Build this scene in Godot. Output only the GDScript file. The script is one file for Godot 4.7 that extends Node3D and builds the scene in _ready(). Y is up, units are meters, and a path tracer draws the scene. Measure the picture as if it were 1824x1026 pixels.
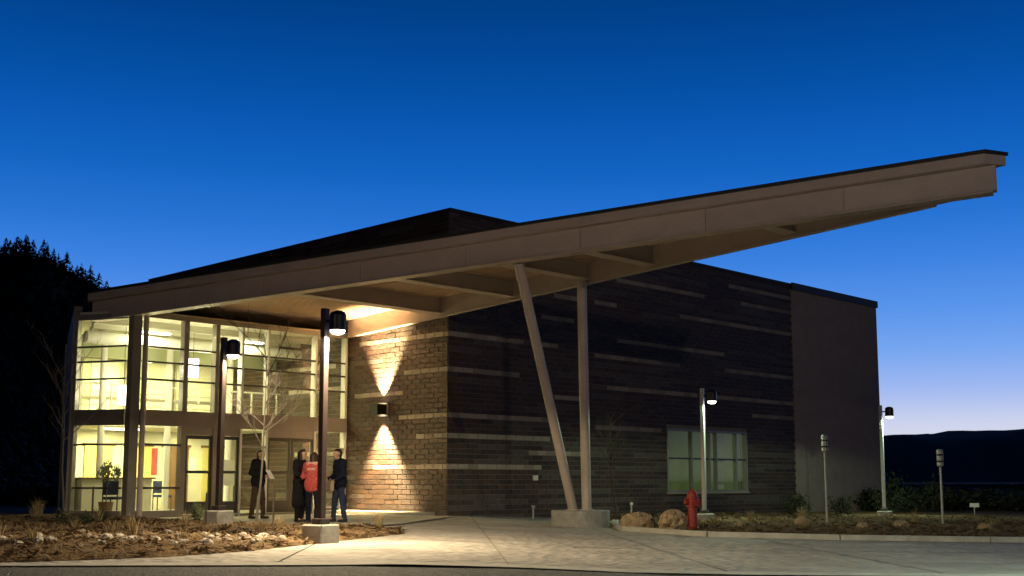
extends Node3D
# Dusk: a school-like building with a brick volume, a lit glass lobby and a pointed entrance canopy.
# World: camera at the origin looking along -Z, metres. The building has a frame of its own:
# local +X runs along the long dark wall, local +Z points out of that wall, the brick corner is the local origin.

const TURN := 0.79537                       # building's turn about y (45.574 degrees)
const CORNER := Vector3(-1.873, 0.0, -34.5)
var rng := RandomNumberGenerator.new()
var M := {}
var used := {}

# ------------------------------------------------------------------ naming and metas
func numbered(called: String) -> String:
	if not used.has(called):
		used[called] = 0
		return called
	used[called] += 1
	return "%s_%03d" % [called, used[called]]

func tag(o: Node, label: String, category: String, group := "", kind := "") -> void:
	if label: o.set_meta("label", label)
	if category: o.set_meta("category", category)
	if group: o.set_meta("group", group)
	if kind: o.set_meta("kind", kind)

func thing(called: String, label: String, category: String, at := Vector3.ZERO, turn := 0.0, group := "") -> Node3D:
	var o := Node3D.new()
	o.name = numbered(called)
	add_child(o)
	o.position = at
	o.rotation.y = turn
	tag(o, label, category, group)
	return o

func copy_of(src: Node3D, base_name: String, label: String, at: Vector3, turn := 0.0, group := "") -> Node3D:
	var o: Node3D = src.duplicate()
	o.name = numbered(base_name)
	add_child(o)
	o.position = at
	o.rotation.y = turn
	o.set_meta("label", label)
	if group: o.set_meta("group", group)
	return o

func put(called: String, shape, m: Material, parent: Node = self) -> MeshInstance3D:
	var o := MeshInstance3D.new()
	o.name = numbered(called) if parent == self else called
	if shape is SurfaceTool:
		shape.generate_normals()
		o.mesh = shape.commit()
	else:
		o.mesh = shape
	o.material_override = m
	o.cast_shadow = GeometryInstance3D.SHADOW_CASTING_SETTING_ON
	parent.add_child(o, true)
	return o

func structure(called: String, shape, m: Material) -> MeshInstance3D:
	var o := put(called, shape, m)
	o.set_meta("kind", "structure")
	return o

# ------------------------------------------------------------------ shapes
func new_st() -> SurfaceTool:
	var st := SurfaceTool.new()
	st.begin(Mesh.PRIMITIVE_TRIANGLES)
	st.set_smooth_group(-1)
	return st

func tri(st: SurfaceTool, a: Vector3, b: Vector3, c: Vector3) -> void:
	st.add_vertex(a); st.add_vertex(b); st.add_vertex(c)

func quad(st: SurfaceTool, a: Vector3, b: Vector3, c: Vector3, d: Vector3) -> void:
	tri(st, a, b, c); tri(st, a, c, d)

# a box from its centre and its three half axes
func obox(st: SurfaceTool, c: Vector3, x: Vector3, y: Vector3, z: Vector3) -> void:
	quad(st, c - x + y + z, c + x + y + z, c + x - y + z, c - x - y + z)
	quad(st, c + x + y - z, c - x + y - z, c - x - y - z, c + x - y - z)
	quad(st, c - x + y - z, c + x + y - z, c + x + y + z, c - x + y + z)
	quad(st, c - x - y + z, c + x - y + z, c + x - y - z, c - x - y - z)
	quad(st, c + x + y + z, c + x + y - z, c + x - y - z, c + x - y + z)
	quad(st, c - x + y - z, c - x + y + z, c - x - y + z, c - x - y - z)

# an axis-aligned box between two corners
func bx(st: SurfaceTool, a: Vector3, b: Vector3) -> SurfaceTool:
	obox(st, (a + b) / 2, Vector3(absf(b.x - a.x) / 2, 0, 0), Vector3(0, absf(b.y - a.y) / 2, 0), Vector3(0, 0, absf(b.z - a.z) / 2))
	return st

# a box with a chamfer all round
func cbox(st: SurfaceTool, a: Vector3, b: Vector3, e: float) -> SurfaceTool:
	var c := (a + b) / 2
	var h := (b - a).abs() / 2
	var p := func(ix: int, iy: int, iz: int, sx: float, sy: float, sz: float) -> Vector3:
		return c + Vector3(sx * (h.x - e * (1 - ix)), sy * (h.y - e * (1 - iy)), sz * (h.z - e * (1 - iz)))
	for s in [-1.0, 1.0]:
		var fl := func(q0: Vector3, q1: Vector3, q2: Vector3, q3: Vector3):
			quad(st, q0, q1, q2, q3)
		if s > 0:
			fl.call(p.call(0, 0, 1, -1, 1, s), p.call(0, 0, 1, 1, 1, s), p.call(0, 0, 1, 1, -1, s), p.call(0, 0, 1, -1, -1, s))
			fl.call(p.call(0, 1, 0, -1, s, -1), p.call(0, 1, 0, 1, s, -1), p.call(0, 1, 0, 1, s, 1), p.call(0, 1, 0, -1, s, 1))
			fl.call(p.call(1, 0, 0, s, 1, 1), p.call(1, 0, 0, s, 1, -1), p.call(1, 0, 0, s, -1, -1), p.call(1, 0, 0, s, -1, 1))
		else:
			fl.call(p.call(0, 0, 1, 1, 1, s), p.call(0, 0, 1, -1, 1, s), p.call(0, 0, 1, -1, -1, s), p.call(0, 0, 1, 1, -1, s))
			fl.call(p.call(0, 1, 0, -1, s, 1), p.call(0, 1, 0, 1, s, 1), p.call(0, 1, 0, 1, s, -1), p.call(0, 1, 0, -1, s, -1))
			fl.call(p.call(1, 0, 0, s, 1, -1), p.call(1, 0, 0, s, 1, 1), p.call(1, 0, 0, s, -1, 1), p.call(1, 0, 0, s, -1, -1))
	for s in [-1.0, 1.0]:
		for t in [-1.0, 1.0]:
			var w: bool = s * t > 0
			var q := [p.call(0, 1, 0, -1, s, t), p.call(0, 1, 0, 1, s, t), p.call(0, 0, 1, 1, s, t), p.call(0, 0, 1, -1, s, t)]
			if w: quad(st, q[0], q[1], q[2], q[3])
			else: quad(st, q[3], q[2], q[1], q[0])
			q = [p.call(0, 0, 1, s, -1, t), p.call(0, 0, 1, s, 1, t), p.call(1, 0, 0, s, 1, t), p.call(1, 0, 0, s, -1, t)]
			if w: quad(st, q[0], q[1], q[2], q[3])
			else: quad(st, q[3], q[2], q[1], q[0])
			q = [p.call(1, 0, 0, s, t, -1), p.call(1, 0, 0, s, t, 1), p.call(0, 1, 0, s, t, 1), p.call(0, 1, 0, s, t, -1)]
			if w: quad(st, q[3], q[2], q[1], q[0])
			else: quad(st, q[0], q[1], q[2], q[3])
	return st

# a straight tapered tube
func tube(st: SurfaceTool, a: Vector3, b: Vector3, ra: float, rb: float, n := 10, caps := true) -> SurfaceTool:
	var d := (b - a).normalized()
	var u := d.cross(Vector3.UP if absf(d.y) < 0.9 else Vector3.RIGHT).normalized()
	var v := d.cross(u)
	for i in n:
		var p := u * cos(TAU * i / n) + v * sin(TAU * i / n)
		var q := u * cos(TAU * (i + 1) / n) + v * sin(TAU * (i + 1) / n)
		quad(st, a + p * ra, a + q * ra, b + q * rb, b + p * rb)
		if caps:
			tri(st, a, a + q * ra, a + p * ra)
			tri(st, b, b + p * rb, b + q * rb)
	return st

# a lathed profile, [radius, height] pairs from the bottom up
func lathe(st: SurfaceTool, prof: Array, n := 20, at := Vector3.ZERO) -> SurfaceTool:
	for k in prof.size() - 1:
		var r0: float = prof[k][0]; var y0: float = prof[k][1]
		var r1: float = prof[k + 1][0]; var y1: float = prof[k + 1][1]
		for i in n:
			var p := Vector3(cos(TAU * i / n), 0, sin(TAU * i / n))
			var q := Vector3(cos(TAU * (i + 1) / n), 0, sin(TAU * (i + 1) / n))
			var a := at + p * r0 + Vector3.UP * y0
			var b := at + q * r0 + Vector3.UP * y0
			var c := at + q * r1 + Vector3.UP * y1
			var d := at + p * r1 + Vector3.UP * y1
			if r0 > 0.0001: tri(st, a, c, b)
			if r1 > 0.0001: tri(st, a, d, c)
	return st

# a beam of rectangular section along plan points (x, z), bottom height from a function
func beam(st: SurfaceTool, a: Vector2, b: Vector2, w: float, bottom: Callable, depth: float, lift := 0.0) -> SurfaceTool:
	var n := (b - a).normalized().orthogonal() * w / 2
	var c := []
	for q in [a + n, b + n, b - n, a - n]:
		c.append(Vector3(q.x, bottom.call(q.y) + lift, q.y))
	var up := Vector3(0, depth, 0)
	for i in 4:
		var j := (i + 1) % 4
		quad(st, c[i], c[i] + up, c[j] + up, c[j])
	quad(st, c[0], c[1], c[2], c[3])
	quad(st, c[0] + up, c[3] + up, c[2] + up, c[1] + up)
	return st

# a flat slab with the given plan outline, following a height function
func slab(st: SurfaceTool, poly: PackedVector2Array, low: Callable, thick: float, top := true, under := true) -> SurfaceTool:
	var idx := Geometry2D.triangulate_polygon(poly)
	var up := Vector3(0, thick, 0)
	for t in range(0, idx.size(), 3):
		var q := []
		for k in 3:
			var p: Vector2 = poly[idx[t + k]]
			q.append(Vector3(p.x, low.call(p.y), p.y))
		var flip: bool = (q[1] - q[0]).cross(q[2] - q[0]).y > 0
		if flip: q = [q[0], q[2], q[1]]
		if top: tri(st, q[0] + up, q[1] + up, q[2] + up)
		if under: tri(st, q[0], q[2], q[1])
	for i in poly.size():
		var p := poly[i]
		var r := poly[(i + 1) % poly.size()]
		var a := Vector3(p.x, low.call(p.y), p.y)
		var b := Vector3(r.x, low.call(r.y), r.y)
		quad(st, a, a + up, b + up, b)
	return st

# ------------------------------------------------------------------ terrain
func lay(x: float, z := 0.0) -> float:
	var t := clampf((x + 2.0) / 4.5, 0, 1)
	return -0.17 * t * t * (3 - 2 * t) - 0.012 * clampf(x - 2.0, 0, 60)

func on_ground(x: float, z: float, lift := 0.0) -> Vector3:
	return Vector3(x, lay(x, z) + lift, z)

func edge_distance(poly: PackedVector2Array, p: Vector2) -> float:
	var d := 1e9
	for i in poly.size():
		d = minf(d, p.distance_to(Geometry2D.get_closest_point_to_segment(p, poly[i], poly[(i + 1) % poly.size()])))
	return d

# a sheet of ground with a plan outline, cut into cells so that it follows the terrain
func sheet(poly: PackedVector2Array, lift: float, cell: float, mound := 0.0, rough: FastNoiseLite = null) -> SurfaceTool:
	var st := new_st()
	st.set_smooth_group(0)
	var r := Rect2(poly[0], Vector2.ZERO)
	for p in poly: r = r.expand(p)
	var nx := int(ceil(r.size.x / cell)); var nz := int(ceil(r.size.y / cell))
	for i in nx:
		for j in nz:
			var o := r.position + Vector2(i, j) * cell
			var sq := PackedVector2Array([o, o + Vector2(cell, 0), o + Vector2(cell, cell), o + Vector2(0, cell)])
			for piece in Geometry2D.intersect_polygons(sq, poly):
				var idx := Geometry2D.triangulate_polygon(piece)
				for t in range(0, idx.size(), 3):
					var q := []
					for k in 3:
						var p: Vector2 = piece[idx[t + k]]
						var y := lay(p.x, p.y) + lift
						if mound > 0.0:
							var e := clampf(edge_distance(poly, p) / 1.4, 0, 1)
							y += mound * sqrt(e) + (rough.get_noise_2d(p.x, p.y) * 0.06 * e if rough else 0.0)
						q.append(Vector3(p.x, y, p.y))
					if (q[1] - q[0]).cross(q[2] - q[0]).y > 0: q = [q[0], q[2], q[1]]
					tri(st, q[0], q[1], q[2])
	return st

# ------------------------------------------------------------------ materials
func lin(r: float, g: float, b: float) -> Color:
	return Color(r, g, b).linear_to_srgb()

func noise(seed_: int, freq: float, oct := 4) -> FastNoiseLite:
	var n := FastNoiseLite.new()
	n.seed = seed_
	n.frequency = freq
	n.fractal_octaves = oct
	n.noise_type = FastNoiseLite.TYPE_SIMPLEX_SMOOTH
	return n

# a seamless colour texture between linear colours, from two layers of noise
func grain(seed_: int, a: Color, b: Color, freq: float, size := 256, speck := 0.3, stain := 0.0) -> ImageTexture:
	var blot := noise(seed_ + 19, freq * 3.0, 5).get_seamless_image(size, size)
	var im := noise(seed_, freq).get_seamless_image(size, size)
	var fine := noise(seed_ + 7, freq * 9.0, 2).get_seamless_image(size, size)
	var out := Image.create(size, size, false, Image.FORMAT_RGB8)
	for y in size:
		for x in size:
			var t := clampf(im.get_pixel(x, y).r * (1 - speck) + fine.get_pixel(x, y).r * speck, 0, 1)
			t = clampf((t - 0.25) * 2.0, 0, 1)
			var col := a.lerp(b, t)
			if stain > 0.0: col = col * (1.0 - stain * smoothstep(.60, .78, blot.get_pixel(x, y).r))
			out.set_pixel(x, y, Color(col.r, col.g, col.b).linear_to_srgb())
	return ImageTexture.create_from_image(out)

func relief(seed_: int, freq: float, strength: float, size := 256) -> ImageTexture:
	var im := noise(seed_, freq, 5).get_seamless_image(size, size)
	im.convert(Image.FORMAT_RGBA8)
	im.bump_map_to_normal_map(strength)
	return ImageTexture.create_from_image(im)

func plain(c: Color, rough := 0.7, metal := 0.0) -> StandardMaterial3D:
	var m := StandardMaterial3D.new()
	m.albedo_color = c.linear_to_srgb()
	m.roughness = rough
	m.metallic = metal
	return m

func grainy(seed_: int, a: Color, b: Color, freq: float, scale: float, rough := 0.85, bump := 0.0, bump_freq := 0.05, speck := 0.3, stain := 0.0) -> StandardMaterial3D:
	var m := StandardMaterial3D.new()
	m.albedo_texture = grain(seed_, a, b, freq, 384 if stain > 0.0 else 256, speck, stain)
	m.roughness = rough
	if rough >= 0.95: m.metallic_specular = 0.1
	m.uv1_triplanar = true
	m.uv1_world_triplanar = true
	m.uv1_scale = Vector3.ONE * scale
	if bump > 0.0:
		m.normal_enabled = true
		m.normal_texture = relief(seed_ + 3, bump_freq, bump)
		m.normal_scale = 1.5 if bump > 6.0 else 1.0
	return m

func glow(c: Color, energy: float) -> StandardMaterial3D:
	var m := plain(Color(0.8, 0.8, 0.8), 0.5)
	m.emission_enabled = true
	m.emission = c.linear_to_srgb()
	m.emission_energy_multiplier = energy
	return m

func make_materials() -> void:
	M.concrete = grainy(11, Color(.30, .285, .25), Color(.46, .44, .39), 0.012, 0.16, 0.8, 1.5, 0.08)
	M.slabs = []
	for k in 3:
		var f := [1.0, .93, 1.06][k] as float
		M.slabs.append(grainy(110 + k, Color(.32, .295, .27) * f, Color(.45, .42, .39) * f, 0.012, 0.13, 0.75, 2.5, 0.10, 0.3, .18))
	M.pale_concrete = grainy(12, Color(.38, .36, .32), Color(.52, .50, .45), 0.02, 0.3, 0.8, 1.5, 0.08)
	M.block_concrete = grainy(13, Color(.24, .23, .215), Color(.38, .37, .35), 0.02, 0.7, 0.85, 2.5, 0.06)
	M.asphalt = grainy(14, Color(.08, .078, .072), Color(.16, .157, .145), 0.03, 0.3, 0.85, 5.0, 0.3, 0.6, .3)
	M.soil = grainy(15, Color(.10, .065, .035), Color(.26, .175, .095), 0.03, 0.45, 0.95, 5.0, 0.12, 0.55)
	M.dry_ground = grainy(16, Color(.10, .085, .06), Color(.19, .16, .11), 0.02, 0.05, 0.95)
	M.hill = grainy(17, Color(.045, .045, .028), Color(.09, .085, .055), 0.03, 0.02, 1.0)
	M.mountain = grainy(18, Color(.10, .105, .10), Color(.19, .18, .16), 0.02, 0.004, 1.0)
	M.brick = []
	var tones := [[Color(.068, .038, .029), Color(.105, .060, .044)], [Color(.048, .030, .025), Color(.08, .048, .038)], [Color(.085, .047, .033), Color(.125, .070, .048)]]
	for k in 3:
		M.brick.append(grainy(30 + k, tones[k][0], tones[k][1], 0.05, 1.3, 0.6, 11.0, 0.16))
	M.pale_brick = grainy(35, Color(.34, .28, .23), Color(.50, .43, .37), 0.05, 1.3, 0.75, 7.0, 0.10)
	M.pale_brick_warm = grainy(38, Color(.27, .215, .175), Color(.42, .35, .30), 0.05, 1.3, 0.75, 9.0, 0.14)
	M.grey_brick = grainy(39, Color(.095, .072, .063), Color(.155, .122, .108), 0.05, 1.3, 0.65, 10.0, 0.16)
	M.mortar = grainy(36, Color(.21, .185, .165), Color(.30, .27, .245), 0.05, 1.1, 0.9, 3.0, 0.1)
	M.stucco = grainy(37, Color(.36, .285, .26), Color(.44, .355, .33), 0.02, 0.25, 0.9, 2.0, 0.15)
	M.roof = plain(Color(.02, .02, .022), 0.6)
	M.edge_metal = grainy(41, Color(.10, .075, .062), Color(.135, .10, .083), 0.02, 0.3, 0.45, 0.6, 0.05)
	M.tan_paint = grainy(42, Color(.41, .345, .315), Color(.50, .425, .395), 0.015, 0.25, 0.5, 0.7, 0.05)
	M.deck = grainy(43, Color(.42, .30, .20), Color(.52, .38, .27), 0.02, 0.3, 0.55, 0.7, 0.06)
	M.frame = plain(Color(.30, .28, .25), 0.4, 0.3)
	M.pale_frame = plain(Color(.62, .61, .57), 0.45, 0.1)
	M.dark_frame = plain(Color(.06, .055, .05), 0.4, 0.2)
	M.spandrel = grainy(44, Color(.20, .175, .155), Color(.25, .22, .20), 0.02, 0.3, 0.5)
	M.glass = plain(Color(.12, .15, .14), 0.02)
	M.glass.transparency = BaseMaterial3D.TRANSPARENCY_ALPHA
	M.glass.albedo_color.a = 0.07
	M.interior_wall = grainy(45, Color(.60, .58, .47), Color(.68, .66, .54), 0.02, 0.3, 0.85)
	M.interior_yellow = grainy(46, Color(.62, .52, .17), Color(.70, .60, .22), 0.02, 0.3, 0.7)
	M.interior_green = grainy(47, Color(.46, .50, .33), Color(.52, .56, .38), 0.02, 0.3, 0.8)
	M.interior_ceiling = plain(Color(.62, .60, .48), 0.9)
	M.interior_floor = grainy(48, Color(.24, .22, .18), Color(.33, .31, .26), 0.03, 0.4, 0.35)
	M.white = plain(Color(.75, .74, .70), 0.6)
	M.brown_wood = grainy(49, Color(.15, .08, .035), Color(.22, .125, .06), 0.05, 0.8, 0.5)
	M.black_metal = plain(Color(.012, .011, .012), 0.38, 0.2)
	M.brown_metal = plain(Color(.05, .036, .034), 0.4, 0.2)
	M.pale_metal = plain(Color(.38, .37, .36), 0.45, 0.4)
	M.lamp_face = glow(Color(1, .93, .76), 12.0)
	M.lamp_face_cool = glow(Color(.95, 1, .88), 12.0)
	M.sconce_face = glow(Color(1, .82, .52), 10.0)
	M.pendant_face = glow(Color(1, .99, .85), 5.0)
	M.bark = grainy(50, Color(.11, .095, .08), Color(.18, .16, .135), 0.05, 2.0, 0.9)
	M.dark_bark = grainy(51, Color(.06, .045, .035), Color(.10, .08, .06), 0.05, 2.0, 0.9)
	M.straw = plain(Color(.34, .26, .14), 0.9)
	M.dark_leaf = plain(Color(.04, .05, .028), 0.8)
	M.sage = plain(Color(.16, .19, .10), 0.8)
	M.rock = []
	for k in 3:
		M.rock.append(grainy(60 + k, [Color(.30, .27, .23), Color(.40, .36, .31), Color(.22, .17, .13)][k], [Color(.46, .43, .38), Color(.56, .53, .47), Color(.33, .26, .20)][k], 0.04, 2.0, 0.9, 5.0, 0.08))
	M.boulder = grainy(64, Color(.30, .21, .12), Color(.50, .38, .24), 0.03, 1.2, 0.9, 8.0, 0.06)
	M.red_paint = grainy(65, Color(.20, .014, .014), Color(.36, .035, .03), 0.04, 2.0, 0.5, 3.0, 0.1)
	M.skin = plain(Color(.48, .30, .21), 0.55)
	M.hair = plain(Color(.012, .009, .008), 0.5)
	M.brown_hair = plain(Color(.05, .028, .018), 0.5)
	M.black_cloth = grainy(70, Color(.012, .012, .014), Color(.022, .022, .026), 0.05, 1.6, 0.95, 9.0, 0.035)
	M.navy_cloth = grainy(71, Color(.010, .013, .025), Color(.02, .025, .045), 0.05, 1.6, 0.95, 9.0, 0.035)
	M.denim = grainy(72, Color(.035, .045, .10), Color(.06, .075, .15), 0.05, 1.6, 0.95, 9.0, 0.035)
	M.red_cloth = grainy(73, Color(.40, .045, .05), Color(.58, .12, .12), 0.05, 1.6, 0.9, 9.0, 0.035)
	M.pink_cloth = grainy(74, Color(.62, .30, .28), Color(.75, .42, .40), 0.05, 1.6, 0.9, 9.0, 0.035)
	M.brown_cloth = grainy(75, Color(.06, .042, .03), Color(.09, .065, .048), 0.05, 1.6, 0.95, 9.0, 0.035)
	M.paper = plain(Color(.8, .79, .75), 0.8)
	M.bag = grainy(76, Color(.40, .30, .20), Color(.50, .39, .28), 0.05, 3.0, 0.8)
	M.shoe = plain(Color(.02, .016, .014), 0.5)
	M.leaf_litter = plain(Color(.19, .125, .065), 0.95)

# ------------------------------------------------------------------ camera, sky, light
func make_view() -> void:
	var cam := Camera3D.new()
	cam.name = "camera"
	cam.projection = Camera3D.PROJECTION_FRUSTUM
	cam.near = 0.1
	cam.far = 9000.0
	var f := 2100.83
	cam.size = 1026.0 / f * cam.near
	cam.frustum_offset = Vector2(0, (587.877 - 513.0) / f * cam.near)
	cam.position = Vector3(0, 1, 0)
	cam.rotation_degrees = Vector3(7.3, 0, 0)
	add_child(cam)
	cam.current = true

	# the evening sky: pale at the horizon where the sun went down, deep blue higher up, dimmer opposite
	var stops := [[0.0, Color8(238, 228, 222)], [2.6, Color8(205, 212, 236)], [4.2, Color8(160, 185, 241)], [6.0, Color8(118, 166, 240)], [8.0, Color8(88, 148, 235)], [10.1, Color8(62, 131, 225)], [12.3, Color8(38, 115, 211)], [14.8, Color8(18, 99, 194)], [17.4, Color8(8, 86, 176)], [19.8, Color8(3, 75, 157)], [22.5, Color8(1, 63, 137)], [32.0, Color8(1, 38, 92)], [50.0, Color8(1, 20, 50)], [90.0, Color8(1, 10, 26)]]
	var w := 512
	var h := 512
	var im := Image.create(w, h, false, Image.FORMAT_RGBAF)
	for y in h:
		var el := 90.0 - 180.0 * (y + 0.5) / h
		var c := Color(0.004, 0.005, 0.008)
		if el > 0:
			for k in stops.size() - 1:
				if el >= stops[k][0] and el <= stops[k + 1][0]:
					var t: float = (el - stops[k][0]) / (stops[k + 1][0] - stops[k][0])
					c = stops[k][1].srgb_to_linear().lerp(stops[k + 1][1].srgb_to_linear(), t)
		for x in w:
			var az := (x + 0.5) / w * TAU               # 0 is straight ahead, positive to the right
			var away := (1.0 - cos(az - 0.25)) / 2.0               # 0 towards the sunset, 1 opposite
			var dim := 1.0 - 0.97 * smoothstep(0.10, 0.42, away) * clampf((90.0 - el) / 40.0, 0, 1)
			im.set_pixel(x, y, Color(c.r * dim, c.g * dim, c.b * dim))
	var sky := Sky.new()
	var pm := PanoramaSkyMaterial.new()
	pm.panorama = ImageTexture.create_from_image(im)
	sky.sky_material = pm
	var env := Environment.new()
	env.background_mode = Environment.BG_SKY
	env.sky = sky
	env.tonemap_mode = Environment.TONE_MAPPER_LINEAR
	env.tonemap_exposure = 1.0
	env.sdfgi_enabled = true
	env.ssao_enabled = true
	env.ssil_enabled = true
	var we := WorldEnvironment.new()
	we.name = "environment"
	we.environment = env
	add_child(we)

	# what is left of the sun: a faint broad glow from behind the mountains
	var sun := DirectionalLight3D.new()
	sun.name = "afterglow"
	sun.light_energy = 0.015
	sun.light_angular_distance = 20.0
	sun.light_color = Color(1, .86, .78)
	sun.shadow_enabled = true
	add_child(sun)
	sun.look_at_from_position(Vector3(60, 8, -100), Vector3.ZERO)

func spot(parent: Node, at: Vector3, towards: Vector3, energy: float, angle: float, c: Color, size := 0.06, soft := 0.6) -> void:
	var l := SpotLight3D.new()
	l.name = "light"
	l.light_energy = energy
	l.light_color = c
	l.spot_angle = angle
	l.spot_angle_attenuation = soft
	l.spot_range = 60.0
	l.spot_attenuation = 2.0
	l.light_size = size
	l.shadow_enabled = true
	parent.add_child(l, true)
	l.position = at
	l.basis = Basis.looking_at(towards, Vector3.UP if absf(towards.normalized().y) < 0.95 else Vector3.RIGHT)

func area(parent: Node, at: Vector3, towards: Vector3, energy: float, w: float, h: float, c: Color) -> void:
	var l := AreaLight3D.new()
	l.name = "light"
	l.light_energy = energy
	l.light_color = c
	l.area_size = Vector2(w, h)
	l.area_range = 40.0
	l.area_attenuation = 2.0
	l.shadow_enabled = true
	parent.add_child(l, true)
	l.position = at
	l.basis = Basis.looking_at(towards, Vector3.UP if absf(towards.normalized().y) < 0.95 else Vector3.RIGHT)

# ------------------------------------------------------------------ ground
var bed_left := PackedVector2Array([Vector2(-22, -14.2), Vector2(-6.34, -14.85), Vector2(-5.45, -15.27), Vector2(-4.57, -15.95), Vector2(-3.81, -17.21), Vector2(-3.25, -19.0), Vector2(-2.66, -20.86), Vector2(-2.05, -23.0), Vector2(-2.3, -24.6), Vector2(-3.2, -25.2), Vector2(-4.6, -25.4), Vector2(-6.0, -26.6), Vector2(-7.6, -28.4), Vector2(-9.6, -30.5), Vector2(-11.2, -32.6), Vector2(-13.4, -34.4), Vector2(-22, -36)])
var bed_right := PackedVector2Array([Vector2(3.3, -33.6), Vector2(3.0, -31.5), Vector2(3.0, -28.6), Vector2(4.4, -26.3), Vector2(6.9, -25.4), Vector2(10.0, -25.3), Vector2(13.0, -25.6), Vector2(20.0, -26.6), Vector2(34.0, -30.0), Vector2(34.0, -62.0), Vector2(18.0, -54.0), Vector2(2.4, -38.2), Vector2(1.6, -37.2)])
var rough := noise(5, 0.9, 3)

func ground_and_terrain() -> void:
	# the ground to the horizon, with finer cells near the building
	var xs := []
	for k in [-4000.0, -1500.0, -600.0, -250.0, -100.0, -60.0, -30.0]: xs.append(k)
	for k in range(-15, 20): xs.append(float(k))
	for k in [22.0, 26.0, 34.0, 45.0, 62.0, 100.0, 250.0, 600.0, 1500.0, 4000.0]: xs.append(k)
	var zs := [80.0, 30.0, 0.0, -20.0, -40.0, -60.0, -100.0, -200.0, -500.0, -1200.0, -2500.0, -5000.0]
	var st := new_st()
	for i in xs.size() - 1:
		for j in zs.size() - 1:
			var p := func(a: int, b: int) -> Vector3: return Vector3(xs[a], lay(xs[a]) - 0.05, zs[b])
			quad(st, p.call(i, j), p.call(i, j + 1), p.call(i + 1, j + 1), p.call(i + 1, j))
	structure("ground", st, M.dry_ground)

	var drive := PackedVector2Array([Vector2(-24, -14.0), Vector2(-2.25, -14.75), Vector2(0.5, -15.5), Vector2(40, -17.5), Vector2(40, -40), Vector2(-1.0, -40), Vector2(-9, -33.6), Vector2(-13.4, -35.2), Vector2(-24, -37)])
	var base := structure("driveway", sheet(drive, -0.02, 1.5), M.mortar)
	# poured in squares with open joints, turned with the building
	var turned := Transform2D(-.06, Vector2(0, -14.8))
	for i in range(-9, 15):
		for j in range(-10, 2):
			var c := PackedVector2Array()
			for o in [[0, 0], [1, 0], [1, 1], [0, 1]]:
				c.append(turned * (Vector2(i + o[0], j + o[1]) * 2.9))
			for piece in Geometry2D.intersect_polygons(c, drive):
				for inner in Geometry2D.offset_polygon(piece, -.014):
					put("slab", sheet(inner, rng.randf_range(-.002, .002), 1.5), M.slabs[rng.randi_range(0, 2)], base)
	structure("road", sheet(PackedVector2Array([Vector2(-30, 12), Vector2(40, 12), Vector2(40, -17.2), Vector2(0.5, -15.2), Vector2(-2.25, -14.45), Vector2(-30, -13.4)]), -0.012, 2.0), M.asphalt)
	# the concrete gutter between the road and the drive
	structure("gutter", sheet(PackedVector2Array([Vector2(-30, -13.3), Vector2(-2.25, -14.35), Vector2(0.5, -15.1), Vector2(40, -17.1), Vector2(40, -17.65), Vector2(0.5, -15.6), Vector2(-2.25, -14.85), Vector2(-30, -13.85)]), 0.006, 1.5), M.pale_concrete)
	structure("planting_bed", sheet(bed_left, 0.008, 0.5, 0.10, rough), M.soil)
	structure("planting_bed", sheet(bed_right, 0.008, 0.6, 0.12, rough), M.soil)
	# kerb along the right bed
	var kerb := [Vector2(2.92, -33.5), Vector2(2.63, -31.4), Vector2(2.68, -28.4), Vector2(4.28, -26.05), Vector2(6.9, -25.18), Vector2(10.0, -25.08), Vector2(13.0, -25.38), Vector2(20.0, -26.38), Vector2(34.0, -29.78)]
	for k in kerb.size() - 1:
		var a: Vector2 = kerb[k]; var b: Vector2 = kerb[k + 1]
		var n := (b - a).normalized().orthogonal() * 0.08
		st = new_st()
		var m := (a + b) / 2
		var d := (b - a) / 2 * 0.997
		var pa := on_ground(a.x, a.y); var pb := on_ground(b.x, b.y)
		obox(st, (pa + pb) / 2 + Vector3(0, 0.02, 0), (pb - pa) / 2 * 0.998, Vector3(0, 0.09, 0), Vector3(n.x, 0, n.y))
		structure("kerb", st, M.pale_concrete)
	# walkway past the glass doors, lit by the lobby
	var path := PackedVector2Array([Vector2(-1.6, -33.6), Vector2(-2.6, -27.2), Vector2(-3.4, -25.9), Vector2(-4.6, -26.0), Vector2(-5.8, -27.3), Vector2(-7.3, -29.0), Vector2(-9.2, -31.0), Vector2(-6.5, -35.5)])
	structure("walkway", sheet(path, 0.03, 1.0), M.pale_concrete)

	# wooded hill on the left, mountains on the right
	st = new_st()
	st.set_smooth_group(0)
	var hn := noise(21, 0.012, 4)
	var hill := func(x: float, z: float) -> float:
		var reach := clampf((-z - 70.0) / 330.0, 0, 1)
		var e := clampf((-x - 36.0 - 82.0 * reach) / (26.0 + 34.0 * reach), 0, 1)
		var f_ := reach
		return -3.0 + 79.0 * (1 - pow(1 - e, 2.6)) * (.10 + .90 * f_ * f_) + hn.get_noise_2d(x, z) * 5.0 * e
	for i in 52:
		for j in 36:
			var q := []
			for o in [[0, 0], [0, 1], [1, 1], [1, 0]]:
				var x: float = -30.0 - 10.0 * (i + o[0]); var z: float = -62.0 - 12.0 * (j + o[1])
				q.append(Vector3(x, hill.call(x, z), z))
			quad(st, q[3], q[2], q[1], q[0])
	structure("hill", st, M.hill)
	var trees := hill_trees(hill)

	# scrub over the open ground behind the building
	var r := RandomNumberGenerator.new()
	r.seed = 88
	var mm := MultiMesh.new()
	mm.transform_format = MultiMesh.TRANSFORM_3D
	mm.mesh = shrub_mesh(11, 160, .10)
	mm.instance_count = 5000
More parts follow.
